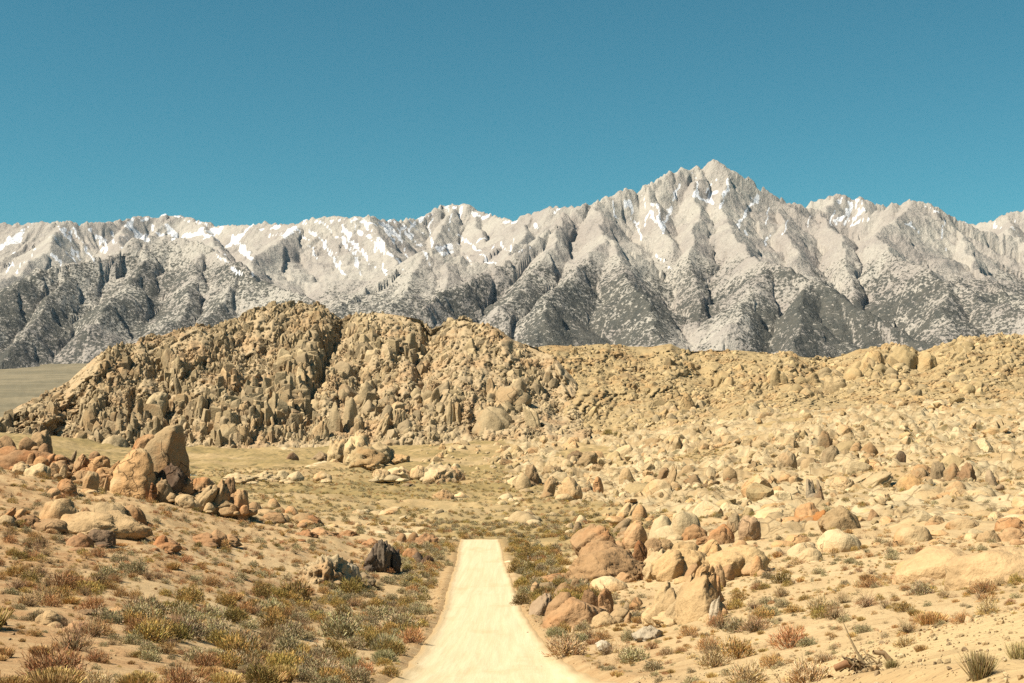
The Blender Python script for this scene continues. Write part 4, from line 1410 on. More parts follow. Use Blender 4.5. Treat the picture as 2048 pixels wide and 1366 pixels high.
# ---- the domes in front of it
outcrop('broad arched domes of tan rock with a pale hollow, lower left', [
    (62, 300, 1022, 1074, 'mass', TAN, 0, None, 0.5), (70, 158, 997, 1060, 'dome', TAN, 0), (168, 262, 1004, 1068, 'dome', PALE, 0), (154, 200, 1012, 1062, 'slab', ORANGE, -35), (213, 246, 1024, 1068, 'egg', TAN, 8), (232, 290, 1009, 1050, 'round', ORANGE, 0),
    (243, 295, 1039, 1074, 'round', ORANGE, 12), (242, 262, 1026, 1062, 'egg', TAN, 0), (274, 306, 1056, 1076, 'dome', TAN, 0), (100, 145, 1018, 1062, 'slab', PALE, -30), (60, 130, 1038, 1066, 'dome', ORANGE, 0),
    (192, 216, 1024, 1062, 'slab', CREAM, 0)])
outcrop('low dark red-brown rocks below the broad arched domes', [(126, 184, 1066, 1100, 'round', RED, 0), (174, 212, 1058, 1090, 'crag', DARK, 0), (200, 230, 1066, 1092, 'block', (0.22, 0.13, 0.08), 0), (160, 200, 1056, 1078, 'crag', TAN, 0)])
outcrop('flat dark reddish ledge right of the broad arched domes', [(298, 336, 1070, 1100, 'block', RED, 0), (318, 362, 1072, 1100, 'slab', RED, -60), (300, 360, 1086, 1104, 'dome', ORANGE, 0)])
outcrop('crumbly reddish ledge with a notch, alone on the sandy slope', [(386, 430, 1066, 1092, 'crag', RED, 0), (424, 448, 1059, 1090, 'crag', ORANGE, 0), (440, 474, 1068, 1090, 'crag', ORANGE, 0)])
outcrop('cracked orange slabs at the left edge above the sand', [(-10, 28, 1008, 1050, 'slab', ORANGE, 30), (14, 48, 1014, 1050, 'slab', TAN, 40), (34, 76, 1030, 1060, 'crag', RED, 0), (-20, 30, 1030, 1056, 'dome', PALE, 0)])
outcrop('half-buried tan rock with a dark shaded right end near the lower left corner', [(66, 124, 1221, 1252, 'round', TAN, 0), (106, 132, 1226, 1252, 'block', (0.2, 0.12, 0.07), 0)])  # dark block paints in the shade on the rock's right end
single('dark upright rock cut by the left edge of the picture', (-26, 11, 1212, 1254, 'block', (0.22, 0.12, 0.07), 0))
outcrop('scattered broken ledge on the pale bank, lower left', [(122, 150, 1212, 1226, 'crag', TAN, 0), (150, 184, 1219, 1236, 'crag', (0.25, 0.17, 0.11), 0), (212, 244, 1214, 1232, 'crag', PALE, 0), (130, 172, 1243, 1262, 'crag', RED, 0), (95, 118, 1200, 1212, 'crag', GREY, 0)])
# ---- between the left slope and the road
outcrop('cream and grey wedge of rock with a dark cleft, left of the road', [
    (602, 684, 1122, 1172, 'crag', CREAM, 0), (654, 682, 1114, 1146, 'crag', (0.13, 0.09, 0.07), 0), (676, 712, 1118, 1150, 'crag', GREY, 0), (658, 712, 1134, 1174, 'crag', (0.46, 0.42, 0.34), 0), (700, 742, 1146, 1176, 'crag', GREY, 0)])
outcrop('jagged charcoal rock standing in the brush left of the road', [(731, 762, 1098, 1144, 'crag', DARK, 0), (754, 780, 1092, 1146, 'crag', (0.19, 0.16, 0.13), 0), (776, 800, 1104, 1146, 'crag', DARK, 0), (764, 788, 1088, 1116, 'tomb', DARK, 0)])
outcrop('low orange rock trailing off into black rubble by the road', [(810, 836, 1096, 1126, 'crag', ORANGE, 0), (826, 848, 1104, 1130, 'crag', DARK, 0), (842, 864, 1110, 1134, 'crag', DARK, 0)])
outcrop('blocky orange outcrop near the far left end of the road', [(790, 816, 1066, 1088, 'block', ORANGE, 0), (814, 840, 1064, 1088, 'block', (0.26, 0.17, 0.09), 0), (832, 868, 1066, 1090, 'crag', RED, 0)])
outcrop('fluted reddish ledge on the rise above the wedge of cream rock', [(594, 632, 1058, 1080, 'crag', RED, 0), (622, 668, 1055, 1078, 'crag', ORANGE, 0)])
outcrop('small reddish ledge just right of the fluted one', [(678, 712, 1060, 1076, 'crag', ORANGE, 0), (730, 760, 1076, 1094, 'crag', RED, 0)])
# ---- right of the road
outcrop('great red-orange dome with a deep black shaded right side, right of the road', [
    (1132, 1304, 1098, 1168, 'mass', (0.53, 0.355, 0.20), 0, None, 1.0), (1146, 1290, 1071, 1164, 'dome', ORANGE, 14, None, 0.75), (1256, 1296, 1080, 1150, 'tomb', (0.34, 0.16, 0.07), 0), (1172, 1214, 1140, 1162, 'dome', ORANGE, 0), (1230, 1274, 1144, 1168, 'round', ORANGE, 0), (1140, 1180, 1122, 1166, 'dome', TAN, 0)])  # dark standing block puts the shade of the dome's right side into colour
outcrop('long ramp of pinkish rock rising behind the red-orange dome', [
    (1128, 1278, 1034, 1142, 'slab', ORANGE, 54), (1240, 1302, 1041, 1096, 'round', ORANGE, 10), (1228, 1262, 1032, 1064, 'round', GREY, 40)])
outcrop('smaller curved ribs of rock just right of the red-orange dome', [(1282, 1332, 1076, 1116, 'dome', ORANGE, 0), (1280, 1325, 1094, 1130, 'dome', TAN, 10), (1310, 1352, 1076, 1108, 'slab', TAN, -48), (1292, 1340, 1110, 1160, 'crag', PALE, 0), (1278, 1300, 1112, 1134, 'round', ORANGE, 0)])
outcrop('line of weathered grey rocks along the foot of the red-orange dome', [
    (1072, 1122, 1155, 1186, 'round', GREY, 30), (1056, 1082, 1162, 1188, 'round', TAN, 15), (1140, 1162, 1158, 1184, 'tomb', GREY, 0), (1154, 1184, 1155, 1186, 'block', GREY, 10), (1112, 1146, 1164, 1188, 'dome', GREY, 0),
    (1116, 1150, 1142, 1166, 'dome', PALE, 30), (1160, 1176, 1140, 1162, 'crag', GREY, 0)])
single('low smooth cream slab in front of the red-orange dome', (1176, 1262, 1154, 1188, 'smooth', CREAM, 0))
single('big sloping purple-grey slab at the right edge of the road', (1044, 1118, 1177, 1234, 'round', (0.37, 0.285, 0.205), 30))
outcrop('row of three orange blocks with dark gaps beside the road', [
    (1082, 1232, 1196, 1256, 'mass', ORANGE, 0, None, 0.8),
    (1076, 1168, 1178, 1258, 'round', ORANGE, 10), (1162, 1198, 1179, 1240, 'tomb', RED, 0), (1192, 1228, 1176, 1230, 'tomb', ORANGE, 0), (1104, 1150, 1172, 1200, 'dome', GREY, 0)])
outcrop('thin tilted blades of rock on the slope right of the three orange blocks', [(1184, 1226, 1222, 1256, 'slab', TAN, 48), (1214, 1252, 1208, 1246, 'slab', TAN, 40), (1238, 1262, 1204, 1236, 'slab', GREY, 20), (1244, 1266, 1222, 1250, 'slab', ORANGE, 15), (1256, 1290, 1192, 1214, 'slab', TAN, 55)])
outcrop('upper crag of fluted yellow rock with ribs, right of the red-orange dome', [
    (1306, 1440, 1096, 1160, 'mass', (0.56, 0.41, 0.23), 0, None, 1.0), (1410, 1540, 1092, 1152, 'mass', (0.56, 0.42, 0.24), 0, None, 1.0),
    (1297, 1388, 1088, 1166, 'dome', (0.55, 0.39, 0.215), 22), (1329, 1422, 1076, 1140, 'round', (0.57, 0.42, 0.235), 12), (1387, 1460, 1074, 1140, 'dome', (0.57, 0.43, 0.24), 10), (1431, 1502, 1083, 1146, 'block', (0.56, 0.40, 0.22), 10), (1479, 1538, 1094, 1148, 'dome', BUFF, 0),
    (1465, 1502, 1080, 1110, 'round', ORANGE, 0), (1346, 1398, 1100, 1150, 'dome', ORANGE, 20), (1500, 1530, 1110, 1150, 'tomb', ORANGE, 0), (1412, 1477, 1108, 1150, 'block', BUFF, 0)])
outcrop('lower crag of pale cracked rock ending in a dark notch above the brush', [
    (1298, 1380, 1172, 1250, 'mass', (0.57, 0.44, 0.265), 10, None, 1.0), (1350, 1446, 1146, 1246, 'mass', (0.57, 0.43, 0.25), 6, None, 1.0),
    (1294, 1359, 1158, 1246, 'dome', (0.58, 0.45, 0.27), 14), (1331, 1404, 1140, 1246, 'round', (0.58, 0.44, 0.26), 12), (1375, 1448, 1126, 1240, 'dome', (0.56, 0.41, 0.23), 6), (1416, 1449, 1150, 1232, 'block', ORANGE, 0), (1366, 1396, 1124, 1162, 'slab', RED, 30), (1324, 1376, 1196, 1250, 'dome', PALE, 10),
    (1422, 1453, 1128, 1180, 'round', ORANGE, 0)])
single('rounded orange boulder resting on the sand at the end of the crags', (1441, 1472, 1129, 1160, 'egg', ORANGE, 0))
single('white rock striped with black, standing in reddish brush', (1412, 1450, 1189, 1250, 'tomb', (0.52, 0.46, 0.37), 8))
single('small white wedge-shaped stone lying in the brush nearest the road', (1189, 1230, 1274, 1302, 'slab', (0.55, 0.50, 0.42), 58))
single('pitted grey-white stone among bushes below the yellow crags', (1276, 1322, 1252, 1286, 'crag', (0.52, 0.47, 0.38), 0))
outcrop('pair of brown rounded boulders on top of the yellow crag', [(1360, 1420, 1045, 1082, 'round', (0.38, 0.24, 0.13), 10), (1416, 1472, 1048, 1088, 'round', ORANGE, 0)])
single('grey flat-faced stone leaning against a bigger one above the crags', (1452, 1482, 1026, 1070, 'tomb', GREY, 0))
single('large pale grey stone with a rounded top and black right edge', (1478, 1524, 1031, 1082, 'egg', (0.48, 0.42, 0.32), 0))
outcrop('wide white dome split by a diagonal crack behind the crags', [(1288, 1356, 1026, 1082, 'smooth', CREAM, 12), (1336, 1404, 1020, 1082, 'smooth', CREAM, 0)])
single('small bright white boulder in the sage right of the crags', (1538, 1568, 1095, 1116, 'egg', CREAM, 0))
outcrop('dark pointed rock with a white stone behind it, alone in the meadow', [(1140, 1168, 1042, 1072, 'tomb', (0.30, 0.20, 0.12), 12), (1150, 1175, 1030, 1052, 'egg', CREAM, 0), (1130, 1150, 1046, 1066, 'dome', CREAM, 0)])
outcrop('split tan fin of rock rising beyond the long ramp', [(1228, 1276, 1002, 1044, 'slab', TAN, 38), (1264, 1296, 1008, 1046, 'egg', PALE, 0), (1208, 1256, 1026, 1052, 'dome', PALE, 20)])
# ---- the rock field on the right
outcrop('jumble of large grey rounded boulders high in the rock field', [
    (1556, 1598, 900, 942, 'round', GREY, 0), (1636, 1666, 861, 902, 'egg', GREY, 0, None), (1645, 1686, 890, 938, 'egg', (0.38, 0.31, 0.21), 0), (1593, 1624, 889, 920, 'round', GREY, 20), (1680, 1702, 898, 925, 'egg', TAN, 0),
    (1602, 1640, 915, 940, 'round', TAN, 0), (1700, 1730, 884, 912, 'round', TAN, 0), (1722, 1758, 883, 912, 'round', TAN, 0), (1560, 1604, 870, 902, 'round', TAN, 10), (1690, 1728, 908, 936, 'block', PALE, 0), (1664, 1690, 880, 896, 'round', TAN, 0)])
single('dark upright cleft block at the head of a long cracked slab', (1788, 1812, 901, 932, 'tomb', (0.22, 0.17, 0.12), 0))
outcrop('long cracked pale slab with an undercut lower edge', [(1726, 1786, 930, 984, 'slab', PALE, 52), (1690, 1760, 940, 980, 'slab', CREAM, 58), (1660, 1716, 952, 985, 'dome', CREAM, 0)])
outcrop('pair of tall grey standing stones in the middle of the rock field', [(1607, 1643, 955, 1012, 'tomb', (0.37, 0.32, 0.24), -10), (1628, 1658, 958, 1014, 'tomb', (0.32, 0.27, 0.20), -12)])
outcrop('rust-orange wedge split in two below the standing stones', [(1591, 1645, 1005, 1044, 'block', ORANGE, 0), (1624, 1667, 1014, 1048, 'dome', (0.42, 0.22, 0.08), 15)])
single('long brown slab sloping down to the right with a black undercut', (1652, 1724, 1010, 1070, 'slab', TAN, -48))
single('smooth white dome with a curved crack in the middle right', (1638, 1728, 1058, 1102, 'smooth', CREAM, 0))
outcrop('pair of low pale domes left of the cracked white dome', [(1576, 1640, 1086, 1116, 'smooth', CREAM, 0), (1598, 1648, 1096, 1126, 'smooth', PALE, 0)])
single('broad tan dome with a small notch at its right end', (1790, 1876, 1052, 1090, 'smooth', PALE, 0))
single('upright tan boulder split by a thin vertical crack', (1852, 1894, 1030, 1060, 'round', TAN, 0))
outcrop('low brownish domes at the right edge behind the sand', [(1898, 1965, 1035, 1064, 'dome', PALE, 0), (1956, 2008, 1060, 1092, 'dome', TAN, 0), (1998, 2064, 1055, 1088, 'dome', ORANGE, 0), (1995, 2060, 1035, 1064, 'dome', ORANGE, 0)])
outcrop('huge smooth pale orange dome rising from the brush at the right edge', [(1800, 1990, 1096, 1160, 'smooth', (0.60, 0.44, 0.26), 0, None, 0.8), (1900, 2160, 1096, 1165, 'smooth', (0.60, 0.45, 0.27), 0, None, 0.7), (1790, 1880, 1118, 1165, 'smooth', (0.60, 0.43, 0.26), 0, None, 0.8)])
outcrop('row of upright grey and tan blocks near the right edge', [(1862, 1892, 922, 966, 'tomb', GREY, 0), (1889, 1926, 925, 968, 'round', TAN, 0), (1921, 1950, 932, 968, 'crag', RED, 0), (1968, 2002, 938, 976, 'tomb', (0.36, 0.29, 0.21), -15), (1818, 1866, 935, 966, 'round', TAN, 0)])
single('orange-backed block in front of the brushy hollow on the right', (1732, 1760, 1018, 1052, 'block', ORANGE, 0))
# ---- rocks of the middle meadow
outcrop('knot of tan blocks streaked with black at the near edge of the rock field', [(1078, 1118, 949, 994, 'round', TAN, 15), (1114, 1166, 953, 998, 'dome', PALE, 0), (1054, 1082, 938, 976, 'crag', (0.25, 0.18, 0.11), 0), (1030, 1064, 945, 982, 'dome', PALE, 0), (1186, 1208, 953, 980, 'tomb', ORANGE, 0), (1090, 1130, 930, 956, 'crag', TAN, 0)])
outcrop('dark-capped crag in the rock field above the knot of blocks', [(1136, 1168, 900, 930, 'crag', (0.24, 0.18, 0.12), 0), (1160, 1190, 902, 936, 'crag', TAN, 0), (1120, 1150, 918, 940, 'dome', PALE, 0)])
single('hollow-fronted tan boulder in the middle of the rock field', (1238, 1270, 936, 968, 'round', TAN, 0))
outcrop('group of leaning fins and a block in the centre of the rock field', [(1308, 1336, 932, 972, 'slab', (0.26, 0.2, 0.13), 22), (1324, 1360, 928, 982, 'tomb', TAN, 15), (1376, 1408, 948, 974, 'block', (0.28, 0.2, 0.12), 0), (1360, 1386, 930, 958, 'crag', TAN, 0)])
single('pale egg-shaped boulder beside a dark split in the rock field', (1446, 1476, 933, 960, 'egg', TAN, 0))
single('small brown round boulder casting a black shadow on pale rock', (1460, 1484, 956, 976, 'round', (0.34, 0.24, 0.14), 0))
outcrop('flat white slabs lying in the meadow left of the rock field', [(743, 784, 936, 960, 'dome', CREAM, 0), (770, 824, 932, 960, 'block', CREAM, 0)])
outcrop('humped white rock with black joints right of the flat white slabs', [(818, 862, 930, 960, 'dome', CREAM, 0), (846, 890, 927, 958, 'round', CREAM, 0), (866, 888, 924, 944, 'round', PALE, 0)])
outcrop('pale ridge of rock ending in a reddish shaded tip', [(852, 904, 938, 976, 'crag', CREAM, 20), (896, 924, 932, 966, 'crag', ORANGE, 0)])
single('small dark pointed rock on the far meadow', (568, 597, 904, 924, 'block', (0.26, 0.20, 0.14), 0))
single('brown cone-shaped rock on the far meadow beside the pinnacles', (622, 654, 902, 924, 'crag', (0.34, 0.26, 0.17), 0))
outcrop('crumbly pale pinnacles standing out on the far meadow', [(660, 690, 886, 926, 'crag', PALE, 0), (690, 742, 876, 930, 'crag', PALE, 0), (726, 780, 892, 932, 'crag', PALE, 0), (700, 760, 900, 935, 'crag', BUFF, 0), (770, 812, 908, 934, 'crag', BUFF, 0)])
outcrop('whitish slab ridge crossing the meadow right of the spire', [(542, 580, 940, 962, 'block', CREAM, 0), (572, 608, 942, 964, 'dome', CREAM, 0), (500, 548, 942, 962, 'crag', PALE, 0), (450, 502, 945, 966, 'crag', CREAM, 0)])
outcrop('little pale hump with a black notch in the meadow', [(630, 652, 942, 962, 'crag', CREAM, 0), (648, 664, 948, 962, 'round', PALE, 0)])
single('low brown stone in the nearer meadow', (802, 829, 966, 980, 'crag', (0.36, 0.28, 0.18), 0))
outcrop('tilted brown rock with a pale tail in the nearer meadow', [(870, 908, 979, 1004, 'crag', TAN, 25), (904, 940, 984, 1000, 'dome', CREAM, 0)])
single('small pale stone in the middle of the nearer meadow', (618, 640, 993, 1004, 'crag', PALE, 0))
single('low dark rock just right of the spire on the far meadow', (370, 394, 931, 939, 'crag', (0.3, 0.23, 0.15), 0))
# ---- big pale slabs set into the foot of the dark hill
for lab, rws in [('great pale slab face at the foot of the dark hill, right of centre', [(943, 1028, 812, 880, 'dome', HILLP, 0), (970, 1070, 764, 832, 'tomb', HILLP, 12), (1040, 1096, 800, 876, 'tomb', HILLP, -14)]),
                 ('pair of tall narrow pillars at the foot of the dark hill', [(888, 912, 797, 864, 'tomb', HILLP, 0), (908, 930, 802, 862, 'tomb', HILLP, -6)]),
                 ('cluster of rounded buttresses at the foot of the dark hill, centre', [(654, 686, 800, 890, 'tomb', HILLP, 0), (682, 716, 792, 890, 'tomb', HILLP, 0), (630, 660, 840, 892, 'tomb', HILLP, 0), (706, 730, 830, 888, 'tomb', HILLP, 0)]),
                 ('smooth pale apron of rock at the foot of the dark hill', [(738, 790, 820, 884, 'dome', HILLP, 20), (776, 816, 814, 882, 'tomb', HILLP, 8)]),
                 ('wide cracked slab low on the left flank of the dark hill', [(270, 345, 775, 850, 'dome', HILLP, 20), (140, 185, 865, 915, 'block', HILLP, 0), (190, 268, 860, 915, 'dome', HILLP, 20)])]:
    outcrop(lab, rws, hill=hillA)
for lab, rws in [('square-cut block with dark vertical joints on the tan hill', [(1540, 1580, 735, 790, 'tomb', BUFF, 0), (1650, 1700, 750, 800, 'tomb', PALE, 0), (1600, 1650, 745, 790, 'block', BUFF, 0)]),
                 ('rounded summit knob of the tan hill right of the gap', [(1770, 1850, 688, 760, 'round', BUFF, 0), (1830, 1880, 700, 760, 'block', BUFF, 0), (1720, 1780, 700, 760, 'block', BUFF, 0)])]:
    outcrop(lab, rws, hill=hillB)

# ------------------------------------------------------------------ rock field on the right: domes, slabs and blocks
def rock_field():
    HU = 'hull_block'
    zones = [  # px0, px1, row0, row1, count, width px, h/w, kinds, colours
        (1000, 1560, 872, 985, 380, 14, 0.62, ['block', HU, 'slab', HU, 'crag'], [PALE, BUFF, PALE, TAN]),
        (1380, 2250, 806, 900, 600, 11, 0.55, ['block', HU, HU, 'slab'], [PALE, BUFF, CREAM]),
        (1500, 2250, 880, 1000, 250, 20, 0.48, ['crag', 'slab', 'block', HU], [PALE, CREAM, BUFF, PALE]),
        (1480, 2250, 985, 1080, 105, 34, 0.34, ['dome', 'smooth', 'block', 'slab', 'crag'], [PALE, CREAM, (0.53, 0.385, 0.23), PALE]),
        (1260, 1560, 990, 1050, 120, 25, 0.4, ['dome', 'block', 'slab'], [PALE, CREAM, BUFF]),
        (840, 1130, 895, 960, 220, 10, 0.55, ['block', HU, 'crag'], [PALE, BUFF, CREAM]),
        (1000, 1110, 1000, 1050, 50, 18, 0.35, ['dome', 'dome'], [PALE, CREAM]),
        (640, 900, 1020, 1060, 50, 17, 0.25, ['dome', 'crag'], [CREAM, PALE]),
        (1560, 2150, 1070, 1110, 50, 32, 0.28, ['smooth', 'dome', 'dome'], [PALE, CREAM, (0.53, 0.385, 0.23)]),
        (1000, 2250, 830, 1060, 1900, 6.5, 0.7, [HU], [PALE, BUFF, TAN, CREAM]),
    ]
    pool = Pool()
    for (a, b, r0, r1, n, wp, hr, kinds, cols) in zones:
        px, py = rng.uniform(a, b, n), rng.uniform(r0, r1, n)
        D = ground_hit(px, py)
        w = wp * np.exp(rng.normal(0, 0.5, n))
        GZ = ground_z(X_of(px, D), D)
        cl = fbm2((px + 1.6 * py) / 110.0, py / 26.0, 3, 402)
        for i in range(n):
            if not D[i] == D[i] or cl[i] < -0.16 + 0.25 * rng.normal():
                continue
            wi = min(w[i] * np.clip(1 + 0.9 * cl[i], 0.5, 1.8), 3.2 * wp, 72)
            s = D[i] / F
            kd = kinds[int(rng.integers(len(kinds)))]
            x, y = float(X_of(px[i], D[i])), D[i]
            sx = wi * s * 0.5
            ov = [1 for (qx, qy, qr) in ROCK_SPOTS if abs(qy - y) < qr * 1.3 + sx and abs(qx - x) < qr + sx * 0.6]
            if ov and wi > 14:
                wi *= 0.45
                sx *= 0.45
            h = min(wi * np.clip(hr * math.exp(rng.normal(0, 0.35)), 0.22, 1.5), 1.6 * wp)
            sz = h * s * 0.85
            mat = M_ROCK if y < 330 else M_ROCK_MID
            me = rock_mesh(kd, 3000 + int(rng.integers(7)) * 11, 3 if wi > 16 else 2, mat, kd not in ('hull_block', 'block', 'slab'), cols[int(rng.integers(len(cols)))])
            z = float(GZ[i]) + sz * rng.uniform(-0.38, 0.05)
            pool.add(me, (x, y, z), (sx, sx * rng.uniform(0.7, 1.3), sz), (rng.normal(0, 0.2), rng.normal(0.15, 0.3), rng.uniform(0, 6.28)), wi * h * (1 if 0 < px[i] < 2048 else 0.05), (px[i], py[i], wi))
    pool.rows.sort(key=lambda t: -t[0])
    for size, me, loc, scl, rot, (px, py, w) in pool.rows[:295]:
        o = rock_obj('boulder', me, loc, scl, rot)
        col = me.attributes['tint'].data[0].color
        cn = 'cream' if col[0] > 0.61 else ('pale tan' if col[0] > 0.56 else ('pinkish' if col[0] > 0.515 else ('buff' if col[1] > 0.38 else 'brown')))
        asp = scl[2] / max(scl[0], 1e-6)
        shp = ('flat slab' if asp < 0.5 else ('low hump' if asp < 0.85 else ('rounded block' if asp < 1.2 else 'upright block')))
        sz_ = 'large' if w > 42 else ('medium-sized' if w > 27 else 'small')
        marks = [(840, 'left of the rock field'), (1000, 'at the left end'), (1130, 'near the streaked blocks'), (1240, 'behind the red-orange dome'), (1340, 'near the hollow-fronted boulder'),
                 (1440, 'around the leaning fins'), (1540, 'above the yellow crags'), (1620, 'left of the standing stones'), (1720, 'right of the standing stones'), (1800, 'near the long cracked slab'), (1880, 'near the dark cleft block'), (1960, 'around the row of upright blocks'), (3000, 'at the right edge')]
        where = next(t for lim, t in marks if px < lim)
        far_ = 'far' if py < 880 else ('upper middle' if py < 935 else ('lower middle' if py < 990 else 'near'))
        tag(o, '%s %s %s %s, %s rock field' % (sz_, cn, shp, where, far_), 'boulder', 'boulders of the %s rock field: %s %s %s' % (far_, sz_, cn, shp))
        ROCK_SPOTS.append((loc[0], loc[1], scl[0] * 0.8))
    for r in pool.rows[295:1100]:
        ROCK_SPOTS.append((r[2][0], r[2][1], r[3][0] * 0.6))
    pool.rest('rubble', pool.rows[295:], 'smaller pale broken rock filling the rock field', 'rubble')


rock_field()
# ------------------------------------------------------------------ desert shrubs
def plant_material(name, rough=0.85):
    m = NT(name)
    oi = m.n('ShaderNodeObjectInfo')
    ta = m.n('ShaderNodeAttribute', attribute_name='tint')
    k = m.math('ADD', 0.72, m.math('MULTIPLY', oi.outputs['Random'], 0.5))
    comb = m.n('ShaderNodeCombineXYZ')
    for i in range(3):
        m.put(comb.inputs[i], k)
    c = m.mix(1.0, ta.outputs['Color'], comb.outputs[0], 'MULTIPLY')
    hs = m.n('ShaderNodeHueSaturation')
    m.put(hs.inputs['Hue'], m.math('ADD', 0.485, m.math('MULTIPLY', m.math('FRACT', m.math('MULTIPLY', oi.outputs['Random'], 7.3)), 0.03)))
    m.put(hs.inputs['Color'], c)
    return m.color(hs.outputs[0], (1.2, 1.15, 1.05))


M_PLANT = plant_material('desert_shrub')

PLANT = {   # colour, leaf count, leaf length, leaf width, height, outward, twigs, clumps
    'sage': dict(c=(0.43, 0.375, 0.24), n=1250, l=0.12, w=0.028, h=1.0, up=0.5, tw=26, cl=0.38),
    'rabbit': dict(c=(0.50, 0.345, 0.125), n=1150, l=0.13, w=0.022, h=1.06, up=0.6, tw=20, cl=0.30),
    'dry': dict(c=(0.50, 0.285, 0.14), n=850, l=0.17, w=0.018, h=0.95, up=0.45, tw=40, cl=0.34),
    'mint': dict(c=(0.46, 0.425, 0.26), n=1300, l=0.20, w=0.020, h=0.95, up=0.9, tw=10, cl=0.16),
    'green': dict(c=(0.28, 0.215, 0.08), n=900, l=0.16, w=0.026, h=1.12, up=0.6, tw=24, cl=0.36),
    'twig': dict(c=(0.40, 0.285, 0.175), n=380, l=0.22, w=0.014, h=1.12, up=0.5, tw=80, cl=0.40),
    'straw': dict(c=(0.60, 0.42, 0.20), n=1300, l=0.50, w=0.026, h=1.12, up=1.4, tw=0, cl=0.30),
    'tuft': dict(c=(0.40, 0.34, 0.17), n=520, l=0.95, w=0.022, h=1.06, up=1.3, tw=0, cl=0.2),
    'flower': dict(c=(0.52, 0.37, 0.20), n=760, l=0.18, w=0.024, h=0.99, up=0.5, tw=40, cl=0.34),
}


def plant_geo(kind, seed, lod):
    P = PLANT[kind]
    r = np.random.default_rng(seed)
    n = max(60, int(P['n'] * (1.35, 0.48, 0.16)[lod]))
    grow = (1.35, 2.0, 3.1)[lod]
    base = np.array(P['c'])
    V, Fc, C = [], [], []
    nv = 0
    th = r.uniform(0, 2 * math.pi, n)
    cz = r.uniform(0.0, 1.0, n) ** 0.8
    sz = np.sqrt(1 - cz * cz)
    d = np.column_stack([sz * np.cos(th), sz * np.sin(th), cz])
    lump = 1 + P['cl'] * (noise3(d[:, 0] * 2.1 + seed, d[:, 1] * 2.1, d[:, 2] * 2.1) * 1.3 + 0.6 * noise3(d[:, 0] * 5 + seed, d[:, 1] * 5, d[:, 2] * 5))
    if kind in ('straw', 'tuft'):
        rad = r.uniform(0.0, 0.35 if kind == 'tuft' else 0.6, n)
        p = np.column_stack([np.cos(th) * rad, np.sin(th) * rad, np.zeros(n)])
        out = np.column_stack([np.cos(th) * rad * 1.2, np.sin(th) * rad * 1.2, np.full(n, 0.9)]) + r.normal(0, 0.16, (n, 3))
    else:
        rad = (1 - 0.5 * r.random(n) ** 1.6) * lump
        p = d * rad[:, None] * np.array([1, 1, P['h']])
        out = d + np.array([0, 0, P['up']]) + r.normal(0, 0.45, (n, 3))
        p[:, 2] = np.maximum(p[:, 2] - 0.03, 0.02)
    out /= np.linalg.norm(out, axis=1)[:, None]
    side = np.cross(out, r.normal(size=(n, 3)))
    side /= np.linalg.norm(side, axis=1)[:, None] + 1e-9
    L = P['l'] * grow ** 0.7 * r.uniform(0.6, 1.4, n)
    W = P['w'] * grow * r.uniform(0.7, 1.5, n)
    a = p - side * W[:, None] * 0.5
    b = p + side * W[:, None] * 0.5
    c = p + out * L[:, None] + side * (W * 0.25)[:, None]
    e = p + out * L[:, None] - side * (W * 0.25)[:, None]
    V = np.stack([a, b, c, e], 1).reshape(-1, 3)
    Fc = np.arange(4 * n).reshape(-1, 4)
    shade = r.uniform(0.65, 1.35, n)
    col = base[None, :] * shade[:, None] * (1 + r.normal(0, 0.07, (n, 3)))
    if kind == 'flower':
        f = (p[:, 2] > 0.35) & (r.random(n) < 0.5)
        col[f] = np.array((0.66, 0.54, 0.37)) * r.uniform(0.8, 1.15, f.sum())[:, None]
    if kind == 'dry':
        f = r.random(n) < 0.3
        col[f] = np.array((0.50, 0.34, 0.17)) * r.uniform(0.8, 1.1, f.sum())[:, None]
    if kind == 'rabbit':
        f = r.random(n) < 0.25
        col[f] = np.array((0.24, 0.21, 0.08)) * r.uniform(0.8, 1.1, f.sum())[:, None]
    C = np.repeat(col, 4, 0)
    # woody stems
    tw = int(P['tw'] * (1, 0.4, 0.12)[lod])
    sv, sf = [], []
    for i in range(tw):
        t_ = r.uniform(0, 2 * math.pi)
        e_ = r.uniform(0.25, 1.3)
        tip = np.array([math.cos(t_) * math.cos(e_), math.sin(t_) * math.cos(e_), math.sin(e_) * P['h']]) * r.uniform(0.6, 1.02)
        b0 = np.array([math.cos(t_) * 0.06, math.sin(t_) * 0.06, -0.05])
        midp = (b0 + tip) / 2 + r.normal(0, 0.07, 3)
        w0 = 0.022 * grow ** 0.5
        pts = [b0, midp, tip]
        ws = [w0, w0 * 0.7, w0 * 0.25]
        k0 = len(sv)
        for q, ww in zip(pts, ws):
            for j in range(3):
                aa = j * 2.094
                sv.append(q + np.array([math.cos(aa), math.sin(aa), 0]) * ww)
        for m_ in range(2):
            for j in range(3):
                sf.append((k0 + m_ * 3 + j, k0 + m_ * 3 + (j + 1) % 3, k0 + m_ * 3 + 3 + (j + 1) % 3, k0 + m_ * 3 + 3 + j))
    return V, Fc, C, np.array(sv) if sv else None, np.array(sf) if sf else None


_pm = {}


